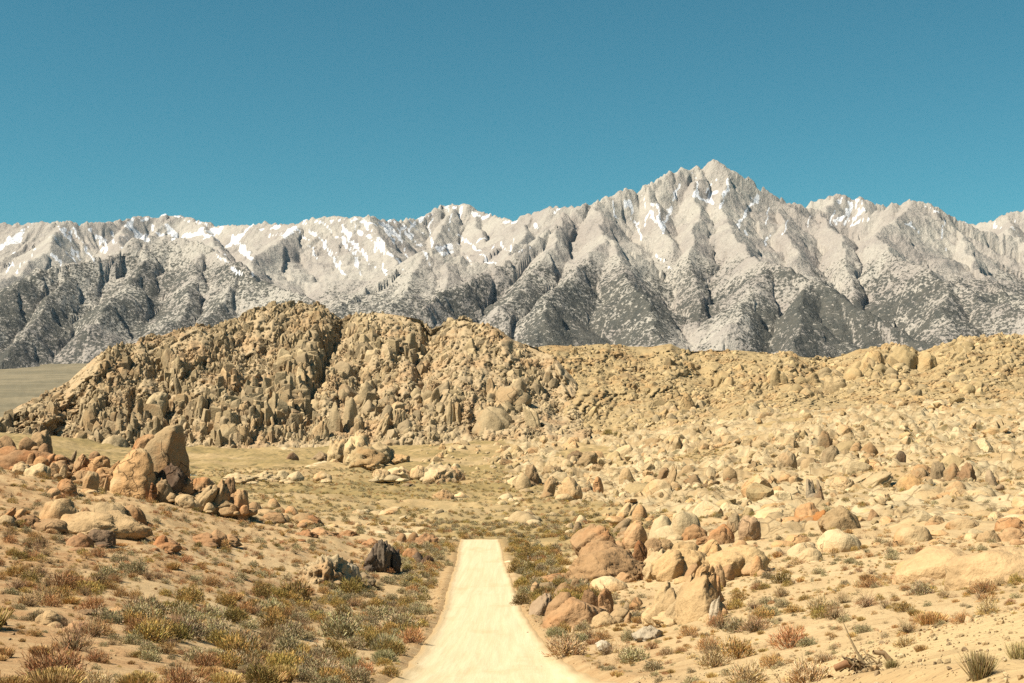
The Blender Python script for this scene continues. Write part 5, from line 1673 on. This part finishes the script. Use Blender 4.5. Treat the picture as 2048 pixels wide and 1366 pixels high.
def plant_mesh(kind, var, lod):
    """(foliage mesh, stems mesh or None); at the coarsest level one mesh"""
    key = (kind, var, lod)
    if key not in _pm:
        V, Fc, C, sv, sf = plant_geo(kind, var * 7 + hash(kind) % 1 + sum(map(ord, kind)), lod)
        stem_c = np.array((0.17, 0.125, 0.085) if kind != 'twig' else (0.20, 0.15, 0.10))
        if lod == 0 and sv is not None:
            o = mesh_obj('stems', sv, sf, M_PLANT, False, link=False)
            st = o.data
            at = st.attributes.new('tint', 'FLOAT_COLOR', 'POINT')
            at.data.foreach_set('color', np.tile(np.array([*stem_c, 1], np.float32), len(sv)))
            bpy.data.objects.remove(o)
        else:
            st = None
            if sv is not None:
                Fc = np.vstack([Fc, sf + len(V)])
                V = np.vstack([V, sv])
                C = np.vstack([C, np.tile(stem_c, (len(sv), 1))])
        o = mesh_obj('foliage', V, Fc, M_PLANT, False, link=False)
        me = o.data
        at = me.attributes.new('tint', 'FLOAT_COLOR', 'POINT')
        at.data.foreach_set('color', np.hstack([np.clip(C, 0.01, 0.9), np.ones((len(C), 1))]).astype(np.float32).ravel())
        bpy.data.objects.remove(o)
        _pm[key] = (me, st)
    return _pm[key]


KIND_NAME = {'sage': 'sagebrush', 'rabbit': 'rabbitbrush', 'dry': 'dry_shrub', 'mint': 'pale_green_shrub', 'green': 'dark_green_shrub', 'twig': 'twiggy_shrub', 'straw': 'straw_grass_clump', 'tuft': 'grass_tuft', 'flower': 'flowering_buckwheat'}
KIND_CAT = {'straw': 'grass', 'tuft': 'grass'}


def place_plant(kind, var, lod, loc, w, hmul, rz, label, group=None):
    fol, st = plant_mesh(kind, var, lod)
    o = bpy.data.objects.new(KIND_NAME[kind], fol)
    COL.objects.link(o)
    o.location = loc
    o.scale = (w / 2, w / 2, w / 2 * hmul)
    o.rotation_euler = (0, 0, rz)
    tag(o, label, KIND_CAT.get(kind, 'shrub'), group)
    if st is not None:
        s = bpy.data.objects.new('stems', st)
        COL.objects.link(s)
        s.parent = o
    return o


PLANT_SPOTS = []


def one_plant(px, py, w, kind, label, hmul=1.0):
    D = float(ground_hit([px], [py - 1])[0])
    if not D == D:
        return
    x = float(X_of(px, D))
    wm = w * D / F
    y = D + wm * 0.3
    place_plant(kind, int(rng.integers(4)), 0, (x, y, float(ground_z(x, y)) - 0.03), wm, hmul, float(rng.uniform(0, 6.28)), label)
    PLANT_SPOTS.append((x, y, wm * 0.5))


for row in [
    (771, 1304, 66, 'mint', 'rounded mint-green shrub nearest the left edge of the road, upper of three'),
    (706, 1345, 62, 'mint', 'rounded mint-green shrub left of the other two mint ones'),
    (768, 1331, 54, 'mint', 'rounded mint-green shrub directly below the upper mint one'),
    (677, 1276, 92, 'sage', 'largest grey-green sagebrush clump left of the road'),
    (796, 1262, 72, 'sage', 'wide grey-green sagebrush beside the left road shoulder'),
    (746, 1242, 52, 'sage', 'grey-green sagebrush between the two big ones left of the road'),
    (792, 1275, 28, 'green', 'small fresh green shrub below the wide roadside sagebrush'),
    (815, 1271, 20, 'green', 'tiny fresh green shrub touching the left road shoulder'),
    (526, 1297, 48, 'twig', 'dark twiggy bare shrub on a sand patch, lower left of centre'),
    (585, 1208, 76, 'green', 'wide dark olive shrub below the sandy left slope'),
    (704, 1192, 60, 'green', 'olive-green shrub in front of the cream rock wedge'),
    (542, 1228, 54, 'sage', 'dusty grey sagebrush left of a dark-bottomed one'),
    (590, 1234, 44, 'twig', 'grey twiggy shrub with a dark hollow underneath'),
    (505, 1346, 66, 'twig', 'half-dead grey shrub with bare branches at the bottom left'),
    (545, 1261, 72, 'rabbit', 'orange-tipped rabbitbrush above the dark twiggy shrub'),
    (518, 1372, 78, 'green', 'yellow-green low shrub cut by the bottom edge, left of the road'),
    (652, 1372, 64, 'rabbit', 'olive rabbitbrush cut by the bottom edge'),
    (708, 1378, 66, 'sage', 'grey sagebrush cut by the bottom edge near the road'),
    (778, 1362, 44, 'rabbit', 'olive-brown shrub near the bottom edge at the left road shoulder'),
    (60, 1091, 26, 'green', 'upper of two dark green shrubs on the far left slope'),
    (38, 1116, 32, 'green', 'lower of two dark green shrubs on the far left slope'),
    (78, 1123, 26, 'rabbit', 'yellow shrub just below the two dark green ones on the left'),
    (57, 1174, 42, 'green', 'spiky dark green shrub near the left edge'),
    (306, 1242, 36, 'green', 'dark shrub at the lower end of the pale sandy bank'),
    (277, 1267, 26, 'twig', 'dark grey shrub on the pale sandy bank'),
    (375, 1211, 60, 'rabbit', 'large olive rabbitbrush right of the yellow-green thicket'),
    (190, 1318, 50, 'dry', 'bright rust-orange dry shrub in the lower left'),
    (268, 1376, 84, 'straw', 'yellow straw clump at the bottom edge, left part'),
    (188, 1376, 68, 'flower', 'white-flowered clump at the bottom edge, left part'),
    (96, 1382, 120, 'straw', 'pink-blond straw mass filling the bottom left corner'),
    (20, 1378, 70, 'straw', 'blond straw clump in the extreme bottom left corner'),
    (488, 1348, 36, 'sage', 'small blue-grey sagebrush beside the half-dead shrub'),
    (450, 1332, 30, 'twig', 'black-stemmed bare shrub in the lower left'),
    (1043, 1214, 38, 'green', 'round dark green shrub at the right road edge'),
    (1033, 1150, 36, 'green', 'dark green shrub at the right road edge farther down the road'),
    (1113, 1282, 42, 'mint', 'pale mint shrub below the three orange blocks'),
    (1160, 1292, 46, 'mint', 'pale mint shrub right of the other mint one below the orange blocks'),
    (1128, 1268, 36, 'rabbit', 'yellow-topped shrub at the foot of the three orange blocks'),
    (1270, 1326, 62, 'sage', 'large grey-green sagebrush below the pitted white stone'),
    (1308, 1344, 44, 'sage', 'dark-based sagebrush right of the large one at lower right of centre'),
    (1135, 1322, 82, 'flower', 'wide buff flowering mat beside the right road shoulder'),
    (1850, 1141, 17, 'green', 'single dark green shrub growing on the pale orange dome'),
    (1812, 1228, 38, 'rabbit', 'yellow-green shrub on the bright sand, right side'),
    (1646, 1246, 44, 'rabbit', 'golden shrub with a black shadow, right of centre'),
    (1736, 1219, 50, 'twig', 'blue-grey twiggy shrub on the bright sand'),
    (1730, 1268, 40, 'sage', 'grey sagebrush below the blue-grey twiggy one'),
    (1588, 1300, 88, 'dry', 'wide brown dry shrub with a dark shaded right side'),
    (1930, 1250, 46, 'dry', 'pink-red dry shrub beside a white stone'),
    (1816, 1297, 46, 'flower', 'upright dead-flowered stems at the edge of the gravel bank'),
    (1974, 1187, 52, 'dry', 'reddish-grey dry shrub near the right edge'),
    (2040, 1153, 52, 'dry', 'orange spiky shrub cut by the right edge'),
    (1967, 1384, 78, 'tuft', 'spiky green grass tuft at the bottom edge on the gravel'),
    (2046, 1332, 62, 'tuft', 'spiky grass tuft cut by the right edge on the gravel'),
    (1787, 1355, 36, 'tuft', 'small green grass tuft beside the dead wood'),
    (1567, 1172, 42, 'green', 'dark yellow-green shrub on the sand right of the crags'),
    (1870, 1245, 70, 'straw', 'gold straw clump above the gravel bank'),
    (1620, 1372, 96, 'flower', 'pale flowering mat along the bottom edge, right of centre'),
    (1500, 1372, 80, 'flower', 'whitish flowering mat left of the dead wood at the bottom edge'),
    (1430, 1318, 60, 'twig', 'grey shrub with a dark base on the sandy bank, lower right of centre'),
    (1480, 1322, 74, 'rabbit', 'broad green-topped shrub with a reddish base, lower right of centre'),
    (1436, 1262, 46, 'dry', 'reddish brush in front of the striped white rock'),
    (1196, 874, 16, 'green', 'dark green thicket at the foot of the hills, leftmost of three'),
    (1216, 876, 20, 'green', 'dark green thicket at the foot of the hills, middle of three'),
    (1236, 877, 18, 'green', 'dark green thicket at the foot of the hills, rightmost of three'),
]:
    one_plant(*row)


def shrub_cover():
    bands = [(13, 40, 0.8), (40, 100, 0.95), (100, 215, 0.8), (215, 330, 0.38), (330, 560, 0.24)]
    rk = np.array(ROCK_SPOTS)
    pk = np.array(PLANT_SPOTS)
    rows = []
    for r0, r1, dmax in bands:
        A = 0.42 * (r1 ** 2 - r0 ** 2)
        n = int(A * dmax)
        r = np.sqrt(rng.uniform(r0 ** 2, r1 ** 2, n))
        a = rng.uniform(-0.42, 0.42, n)
        x, y = r * np.sin(a), r * np.cos(a)
        px = 1024 + F * x / y
        dl = road_x(y) - x              # metres left of the road
        h = road_half(y)
        n1 = fbm2(x / 14.0, y / 14.0, 3, 501)
        n2 = fbm2(x / 35.0, y / 35.0, 2, 511)
        belt = sstep(17, 6, dl + 3 * n1) * (dl > 0) * sstep(26, 48, r)
        beltr = sstep(-12, -5, -np.abs(dl)) * (dl < 0) * sstep(80, 110, r)
        dens = np.where(dl > 0, 0.46 + 0.22 * n1, 0.26 + 0.2 * n1)
        dens = np.where((dl > 0) & (r < 75), 0.40 + 0.26 * n1, dens)
        dens = np.where((dl < 0) & (r < 48), 0.36 + 0.26 * n1, dens)
        dens = dens + np.clip(0.15 + 0.3 * n1, 0, 0.4) * belt + 0.32 * beltr
        dens = np.where((dl > 0) & (r < 36), 0.42 + 0.25 * n1, dens)
        meadow = (r > 190)
        dens = np.where(meadow, 0.15 + 0.12 * n2 + 0.05 * n1, dens)
        dens = np.where(meadow & (px > 840) & (px < 1330) & (r < 265), 0.35, dens)
        dens = dens * (1 - 0.55 * np.clip(rock_zone(x, y), 0, 1))
        grav = (px > 1000 + 30 * (40 - r)) & (r < 29) & (px > 1500)
        dens = np.where(grav, 0.012, dens)
        dens = np.where((np.abs(dl) < h + 0.55) & (y < 207), 0, dens)
        dens = np.where((np.abs(dl) < h + 1.6) & (y < 207), dens * 0.25, dens)
        keep = rng.random(n) < np.clip(dens, 0.0, 1) / dmax
        for i in np.nonzero(keep)[0]:
            xi, yi, ri = x[i], y[i], r[i]
            d2 = (rk[:, 0] - xi) ** 2 + (rk[:, 1] - yi) ** 2
            if (d2 < (rk[:, 2] * 0.8) ** 2).any():
                continue
            if ((pk[:, 0] - xi) ** 2 + (pk[:, 1] - yi) ** 2 < (pk[:, 2] * 0.9) ** 2).any():
                continue
            q = rng.random()
            left = dl[i] > 0
            if ri > 190:
                kind = 'sage' if q < 0.45 else ('rabbit' if q < 0.68 else ('green' if q < 0.82 else 'dry'))
                w = rng.uniform(0.5, 1.25)
            elif left and belt[i] > 0.35:
                kind = 'sage' if q < 0.42 else ('rabbit' if q < 0.72 else ('green' if q < 0.80 else ('dry' if q < 0.92 else 'twig')))
                w = rng.uniform(0.5, 1.25)
            elif left:
                nn = n2[i]
                kind = 'dry' if q < 0.42 - 0.2 * nn else ('twig' if q < 0.62 else ('sage' if q < 0.80 else ('rabbit' if q < 0.92 else ('green' if q < 0.955 else 'straw'))))
                w = float(np.clip(0.46 * math.exp(rng.normal(0, 0.45)), 0.16, 1.15)) * (1.25 if ri < 70 else 1.0)
            elif beltr[i] > 0.3:
                kind = 'rabbit' if q < 0.5 else ('sage' if q < 0.75 else ('green' if q < 0.88 else 'dry'))
                w = rng.uniform(0.7, 1.5)
            else:
                kind = 'twig' if q < 0.24 else ('dry' if q < 0.40 else ('sage' if q < 0.66 else ('flower' if q < 0.82 else ('rabbit' if q < 0.93 else 'straw'))))
                w = float(np.clip(0.44 * math.exp(rng.normal(0, 0.5)), 0.15, 0.9)) * (1.15 if ri < 50 else 1.0)
            if r0 < 40:
                w *= 0.75
                if q > 0.75:
                    kind = 'straw' if left else 'flower'
            rows.append((w * F / ri, kind, xi, yi, w, px[i], ri, left, belt[i] > 0.35, grav[i]))
    # seedlings and litter between the shrubs
    for k in range(9000):
        r = float(np.sqrt(rng.uniform(14 ** 2, 130 ** 2)))
        a = float(rng.uniform(-0.42, 0.42))
        x_, y_ = r * math.sin(a), r * math.cos(a)
        if abs(x_ - road_x(y_)) < road_half(y_) + 0.3:
            continue
        px_ = 1024 + F * x_ / y_
        if r < 29 and px_ > 1500 and rng.random() < 0.9:
            continue
        w = float(rng.uniform(0.08, 0.26))
        rows.append((w * F / r, ('dry', 'twig', 'sage', 'straw', 'rabbit')[int(rng.integers(5))], x_, y_, w, px_, r, x_ < road_x(y_), False, True))
    zs = ground_z(np.array([t[2] for t in rows]), np.array([t[3] for t in rows]))
    rows = [(*t, float(z)) for t, z in zip(rows, zs)]
    rows.sort(key=lambda t: -t[0])
    count = {}
    pool = Pool()
    CAP = {'sage': 170, 'rabbit': 150, 'dry': 170, 'green': 90, 'twig': 140, 'straw': 60, 'flower': 80}
    DESC = {'sage': 'grey-green sagebrush', 'rabbit': 'olive-gold rabbitbrush', 'dry': 'rust-brown dry shrub', 'green': 'dark green shrub', 'twig': 'grey twiggy shrub', 'straw': 'blond straw grass clump', 'flower': 'buff flowering buckwheat clump'}
    for (pxw, kind, x, y, w, px, r, left, belt, grav, z) in rows:
        py = HY - z / y * F
        inside = -5 < px < 2053 and py - 0.7 * pxw < 1366
        hm = float(np.clip(rng.normal(1.0, 0.15), 0.7, 1.4))
        rz = float(rng.uniform(0, 6.28))
        var = int(rng.integers(4))
        if inside and count.get(kind, 0) < CAP[kind] and r < 190 and w > 0.27:
            count[kind] = count.get(kind, 0) + 1
            size = 'large' if pxw > 52 else ('medium-sized' if pxw > 30 else ('small' if pxw > 17 else 'tiny'))
            if left:
                marks = [(130, 'by the left edge'), (300, 'below the arched domes'), (480, 'below the egg-shaped boulders'), (620, 'below the trail of small boulders'), (740, 'around the cream rock wedge'), (3000, 'close to the left road edge')]
            else:
                marks = [(1120, 'close to the right road edge'), (1300, 'below the red-orange dome'), (1460, 'below the yellow crags'), (1620, 'right of the yellow crags'), (1800, 'below the cracked white dome'), (3000, 'below the pale orange dome')]
            where = next(t for lim, t in marks if px < lim)
            dep = 'in the foreground' if r < 38 else ('in the near brush' if r < 60 else ('halfway down the slope' if r < 95 else ('low on the slope' if r < 140 else 'at the far end')))
            lab = '%s %s %s, %s' % (size, DESC[kind], where, dep)
            g = ('left' if left else 'right') + ' side, ' + dep
            place_plant(kind, var, 0 if pxw > 24 else 1, (x, y, z - 0.03), w, hm, rz, lab, '%s: %s %s' % (g, size, DESC[kind]))
        else:
            fol, st = plant_mesh(kind, var, 1 if pxw > 12 else 2)
            pool.add(fol, (x, y, z - 0.03), (w / 2, w / 2, w / 2 * hm), (0, 0, rz), pxw)
    pool.rest('shrubbery', pool.rows, 'countless small desert shrubs over slopes and meadow', 'shrubs')
    print('PLANTS', len(rows), count)


shrub_cover()
# ------------------------------------------------------------------ small things
def tube(bm_v, bm_f, pts, rad, seg=5):
    pts = np.array(pts, float)
    k0 = len(bm_v)
    for i, p in enumerate(pts):
        t = pts[min(i + 1, len(pts) - 1)] - pts[max(i - 1, 0)]
        t /= np.linalg.norm(t) + 1e-9
        u = np.cross(t, (0.3, 0.2, 0.93))
        u /= np.linalg.norm(u) + 1e-9
        v = np.cross(t, u)
        for j in range(seg):
            a = 2 * math.pi * j / seg
            bm_v.append(p + (u * math.cos(a) + v * math.sin(a)) * rad[i])
    for i in range(len(pts) - 1):
        for j in range(seg):
            bm_f.append((k0 + i * seg + j, k0 + i * seg + (j + 1) % seg, k0 + (i + 1) * seg + (j + 1) % seg, k0 + (i + 1) * seg + j))


def wood_material():
    m = NT('dead_wood')
    ta = m.n('ShaderNodeAttribute', attribute_name='tint')
    n = m.noise(m.pos((9, 9, 3)), 1.0, 4, 0.6)
    c = m.mix(0.8, ta.outputs['Color'], m.mix(n, (0.4, 0.4, 0.4), (1.5, 1.5, 1.5)), 'MULTIPLY')
    m.bump(n, 0.6, 0.02)
    return m.color(c)


M_WOOD = wood_material()
D_W = float(ground_hit([1740], [1340])[0])
xw, yw = float(X_of(1737, D_W)), D_W + 0.15
zw = float(ground_z(xw, yw))
pile = empty('dead_wood', (xw, yw, zw))
tag(pile, 'tangle of dead branches lying on the sand near the lower right corner', 'dead wood')
S_ = D_W / F
for k in range(34):
    a = rng.normal(0, 0.55)
    L = rng.uniform(14, 44) * S_
    c = np.array([rng.normal(0, 20) * S_, rng.normal(0, 0.14), abs(rng.normal(0.05, 0.06))])
    d = np.array([math.cos(a), 0.5 * math.sin(a * 3 + k), 0.32 * math.sin(a * 1.7 + k)])
    d /= np.linalg.norm(d)
    pts = [c + d * L * t + rng.normal(0, 0.03, 3) for t in np.linspace(-0.5, 0.5, 5)]
    V, Fq = [], []
    r0 = rng.uniform(0.010, 0.024)
    tube(V, Fq, pts, [r0, r0 * 0.95, r0 * 0.8, r0 * 0.6, r0 * 0.25])
    o = mesh_obj('branch', np.array(V), np.array(Fq), M_WOOD, parent=pile)
    set_tint(o.data, [(0.30, 0.22, 0.13), (0.20, 0.14, 0.09), (0.42, 0.34, 0.22)][k % 3])
for pts, rad, tint in [([(0.02, 0, 0.02), (-0.12, 0, 0.25), (-0.2, 0.02, 0.42), (-0.3, 0.03, 0.66)], [0.02, 0.017, 0.012, 0.004], (0.50, 0.40, 0.26)),
                       ([(-0.40, 0.03, 0.02), (-0.25, 0, 0.10), (-0.12, 0, 0.05), (0.0, -0.02, 0.02)], [0.045, 0.05, 0.04, 0.02], (0.33, 0.19, 0.11)),
                       ([(0.1, 0, 0.24), (0.25, 0.03, 0.22), (0.34, 0, 0.10), (0.36, 0, -0.03)], [0.03, 0.035, 0.045, 0.03], (0.40, 0.29, 0.18)),
                       ([(0.12, -0.03, -0.02), (0.06, -0.05, 0.1), (-0.04, -0.05, 0.28)], [0.018, 0.014, 0.006], (0.62, 0.52, 0.36))]:
    V, Fq = [], []
    tube(V, Fq, pts, rad, 7)
    o = mesh_obj('branch', np.array(V), np.array(Fq), M_WOOD, parent=pile)
    set_tint(o.data, tint)

single('white angular stone on the crest of the gravel bank at right', (1931, 1949, 1232, 1249, 'block', (0.68, 0.60, 0.44), 0), name='stone', cat='stone')
for lab, px, py, w in [('small dark stone on the gravel bank near the right edge', 2030, 1241, 7), ('dark pebble in the middle of the gravel bank', 1955, 1305, 6), ('dark clod on the right road shoulder', 1084, 1336, 6),
                       ('dark stone pair at the right road edge below the orange blocks', 1056, 1268, 6), ('small stone on the road bank at the bottom edge', 1110, 1362, 6)]:
    single(lab, (px - w / 2, px + w / 2, py - w * 0.7, py, 'block', (0.16, 0.12, 0.08), 0), name='stone', cat='stone')

# white marker stake beside the turnout
D_K = float(ground_hit([1056], [1124])[0])
xk = float(X_of(1056, D_K))
zk = float(ground_z(xk, D_K))
wp = NT('white_paint')
wpn = wp.noise(wp.pos(3.0), 2.0, 3)
wp.color(wp.mix(wpn, (0.70, 0.68, 0.62), (0.82, 0.80, 0.76)))
stake = empty('marker_stake', (xk, D_K, zk))
tag(stake, 'tiny white marker stake in the brush right of the road', 'stake')
V, Fq = [], []
tube(V, Fq, [(0, 0, -0.2), (0, 0, 0.35), (0.01, 0, 0.62), (0.012, 0, 0.66)], [0.045, 0.045, 0.045, 0.012], 6)
mesh_obj('post', np.array(V), np.array(Fq), wp.mat, parent=stake)
V, Fq = [], []
tube(V, Fq, [(0.0, -0.01, 0.50), (0.0, -0.01, 0.58)], [0.055, 0.055], 8)
band = NT('stake_band')
band.color((0.25, 0.2, 0.14))
mesh_obj('band', np.array(V), np.array(Fq), band.mat, parent=stake)


# two parked vehicles half hidden behind the rocks right of the spire
def paint(name, c, rough=0.35):
    m = NT(name)
    m.bsdf.inputs['Roughness'].default_value = rough
    m.bsdf.inputs['Specular IOR Level'].default_value = 0.5
    n = m.noise(m.pos(1.0), 3.0, 3)
    return m.color(m.mix(n, tuple(v * 0.9 for v in c), tuple(min(1, v * 1.1) for v in c)))


M_GLASS = paint('car_glass', (0.03, 0.035, 0.04), 0.1)
M_TYRE = paint('car_tyre', (0.03, 0.03, 0.03), 0.8)


def vehicle(px, py, color, label, ang):
    D = float(ground_hit([px], [py])[0])
    x = float(X_of(px, D))
    root = empty('parked_car', (x, D, float(ground_z(x, D))))
    root.rotation_euler = (0, 0, ang)
    tag(root, label, 'car')
    pm = paint('car_paint', color)
    prof = [(-2.2, 0.42), (-2.25, 0.85), (-2.05, 1.05), (-1.7, 1.62), (-0.3, 1.72), (0.55, 1.62), (1.05, 1.08), (2.05, 0.92), (2.25, 0.62), (2.2, 0.42)]
    V, Fq = [], []
    n = len(prof)
    for s_, inset in ((-0.86, 0), (0.86, 0)):
        for (a, b) in prof:
            V.append((a, s_ * (0.88 if b > 1.1 else 1.0), b))
    for i in range(n):
        j = (i + 1) % n
        Fq.append((i, j, n + j, n + i))
    bm = bmesh.new()
    vs_ = [bm.verts.new(v) for v in V]
    for f in Fq:
        bm.faces.new([vs_[i] for i in f])
    bm.faces.new(vs_[:n][::-1])
    bm.faces.new(vs_[n:])
    bmesh.ops.recalc_face_normals(bm, faces=bm.faces)
    bmesh.ops.bevel(bm, geom=list(bm.edges), offset=0.06, segments=2, affect='EDGES', clamp_overlap=True)
    me = bpy.data.meshes.new('body')
    bm.to_mesh(me)
    bm.free()
    me.materials.append(pm)
    body = bpy.data.objects.new('body', me)
    COL.objects.link(body)
    body.parent = root
    for s_ in (-1, 1):
        y_ = s_ * 0.815
        for (x0, x1, t0, t1) in ((-1.75, -0.75, -1.55, -0.75), (-0.65, 0.25, -0.65, 0.2), (0.33, 0.92, 0.3, 0.55)):
            mesh_obj('window', np.array([(x0, y_ + s_ * 0.02, 1.12), (x1, y_ + s_ * 0.02, 1.12), (t1, y_ - s_ * 0.03, 1.52), (t0, y_ - s_ * 0.03, 1.52)]), np.array([(0, 1, 2, 3)]), M_GLASS, False, parent=root)
    for xx in (-1.4, 1.4):
        for s_ in (-1, 1):
            V, Fq = [], []
            tube(V, Fq, [(xx, s_ * 0.72, 0.34), (xx, s_ * 0.76, 0.34), (xx, s_ * 0.90, 0.34), (xx, s_ * 0.93, 0.34)], [0.2, 0.34, 0.34, 0.2], 14)
            mesh_obj('wheel', np.array(V), np.array(Fq), M_TYRE, parent=root)
    return root


vehicle(380, 953, (0.55, 0.60, 0.60), 'pale vehicle mostly hidden behind the dark foot of the spire', 0.2)
vehicle(390, 954, (0.22, 0.32, 0.34), 'blue-grey vehicle parked in front of the pale strip right of the spire', 0.1)


# loose stones on the gravel bank and along the road
def loose_stones():
    P, R, S, I = [], [], [], []
    src = [rock_mesh('hull_block', 7000 + 5 * k, 2, M_ROCK, False, c) for k, c in enumerate([(0.55, 0.44, 0.27), (0.46, 0.36, 0.22), (0.34, 0.26, 0.17), (0.62, 0.52, 0.34)])]
    n = 4200
    r = rng.uniform(9, 34, n)
    px = rng.uniform(1250, 2300, n)
    y = r
    x = X_of(px, y)
    ok = px > 1150 + 28 * (32 - r)
    xs, ys = list(x[ok]), list(y[ok])
    y2 = rng.uniform(30, 120, 900)
    sd = rng.choice([-1, 1], 900)
    x2 = road_x(y2) + sd * (road_half(y2) + rng.normal(0.5, 0.5, 900))
    xs += list(x2)
    ys += list(y2)
    # stony left slope
    y3 = rng.uniform(18, 110, 1500)
    x3 = X_of(rng.uniform(-100, 700, 1500), y3)
    xs += list(x3)
    ys += list(y3)
    xs, ys = np.array(xs), np.array(ys)
    zs = ground_z(xs, ys)
    for x_, y_, z_ in zip(xs, ys, zs):
        s = 0.0085 * math.exp(rng.normal(0, 0.6)) * (1 + y_ / 70.0)
        P.append((x_, y_, z_ + s * 0.3))
        R.append(tuple(rng.uniform(0, 6.28, 3)))
        S.append((s, s * rng.uniform(0.7, 1.2), s * rng.uniform(0.5, 0.9)))
        I.append(int(rng.integers(4)))
    scatter('gravel', P, R, S, I, src, 'loose small stones strewn over the gravel bank and road edges', 'gravel')


loose_stones()

# ------------------------------------------------------------------ air: thin desert haze
def haze_box():
    co = np.empty(len(ground.data.vertices) * 3, np.float32)
    ground.data.vertices.foreach_get('co', co)
    x0, x1, y0, y1, z0, z1 = -14500, 14500, -13600, 15000, float(co[2::3].min()) - 1.0, 2380
    V = np.array([(x, y, z) for z in (z0, z1) for y in (y0, y1) for x in (x0, x1)], float)
    Fq = np.array([(0, 2, 3, 1), (4, 5, 7, 6), (0, 1, 5, 4), (2, 6, 7, 3), (0, 4, 6, 2), (1, 3, 7, 5)])
    mat = bpy.data.materials.new('haze')
    mat.use_nodes = True
    t = mat.node_tree
    t.nodes.clear()
    out = t.nodes.new('ShaderNodeOutputMaterial')
    pv = t.nodes.new('ShaderNodeVolumePrincipled')
    pv.inputs['Color'].default_value = (0.62, 0.78, 1.0, 1)
    pv.inputs['Density'].default_value = 0.4e-5
    pv.inputs['Anisotropy'].default_value = 0.0
    t.links.new(pv.outputs[0], out.inputs['Volume'])
    o = mesh_obj('haze', V, Fq, mat, False)
    tag(o, 'thin bluish desert haze over the whole valley', 'haze', kind='stuff')


haze_box()
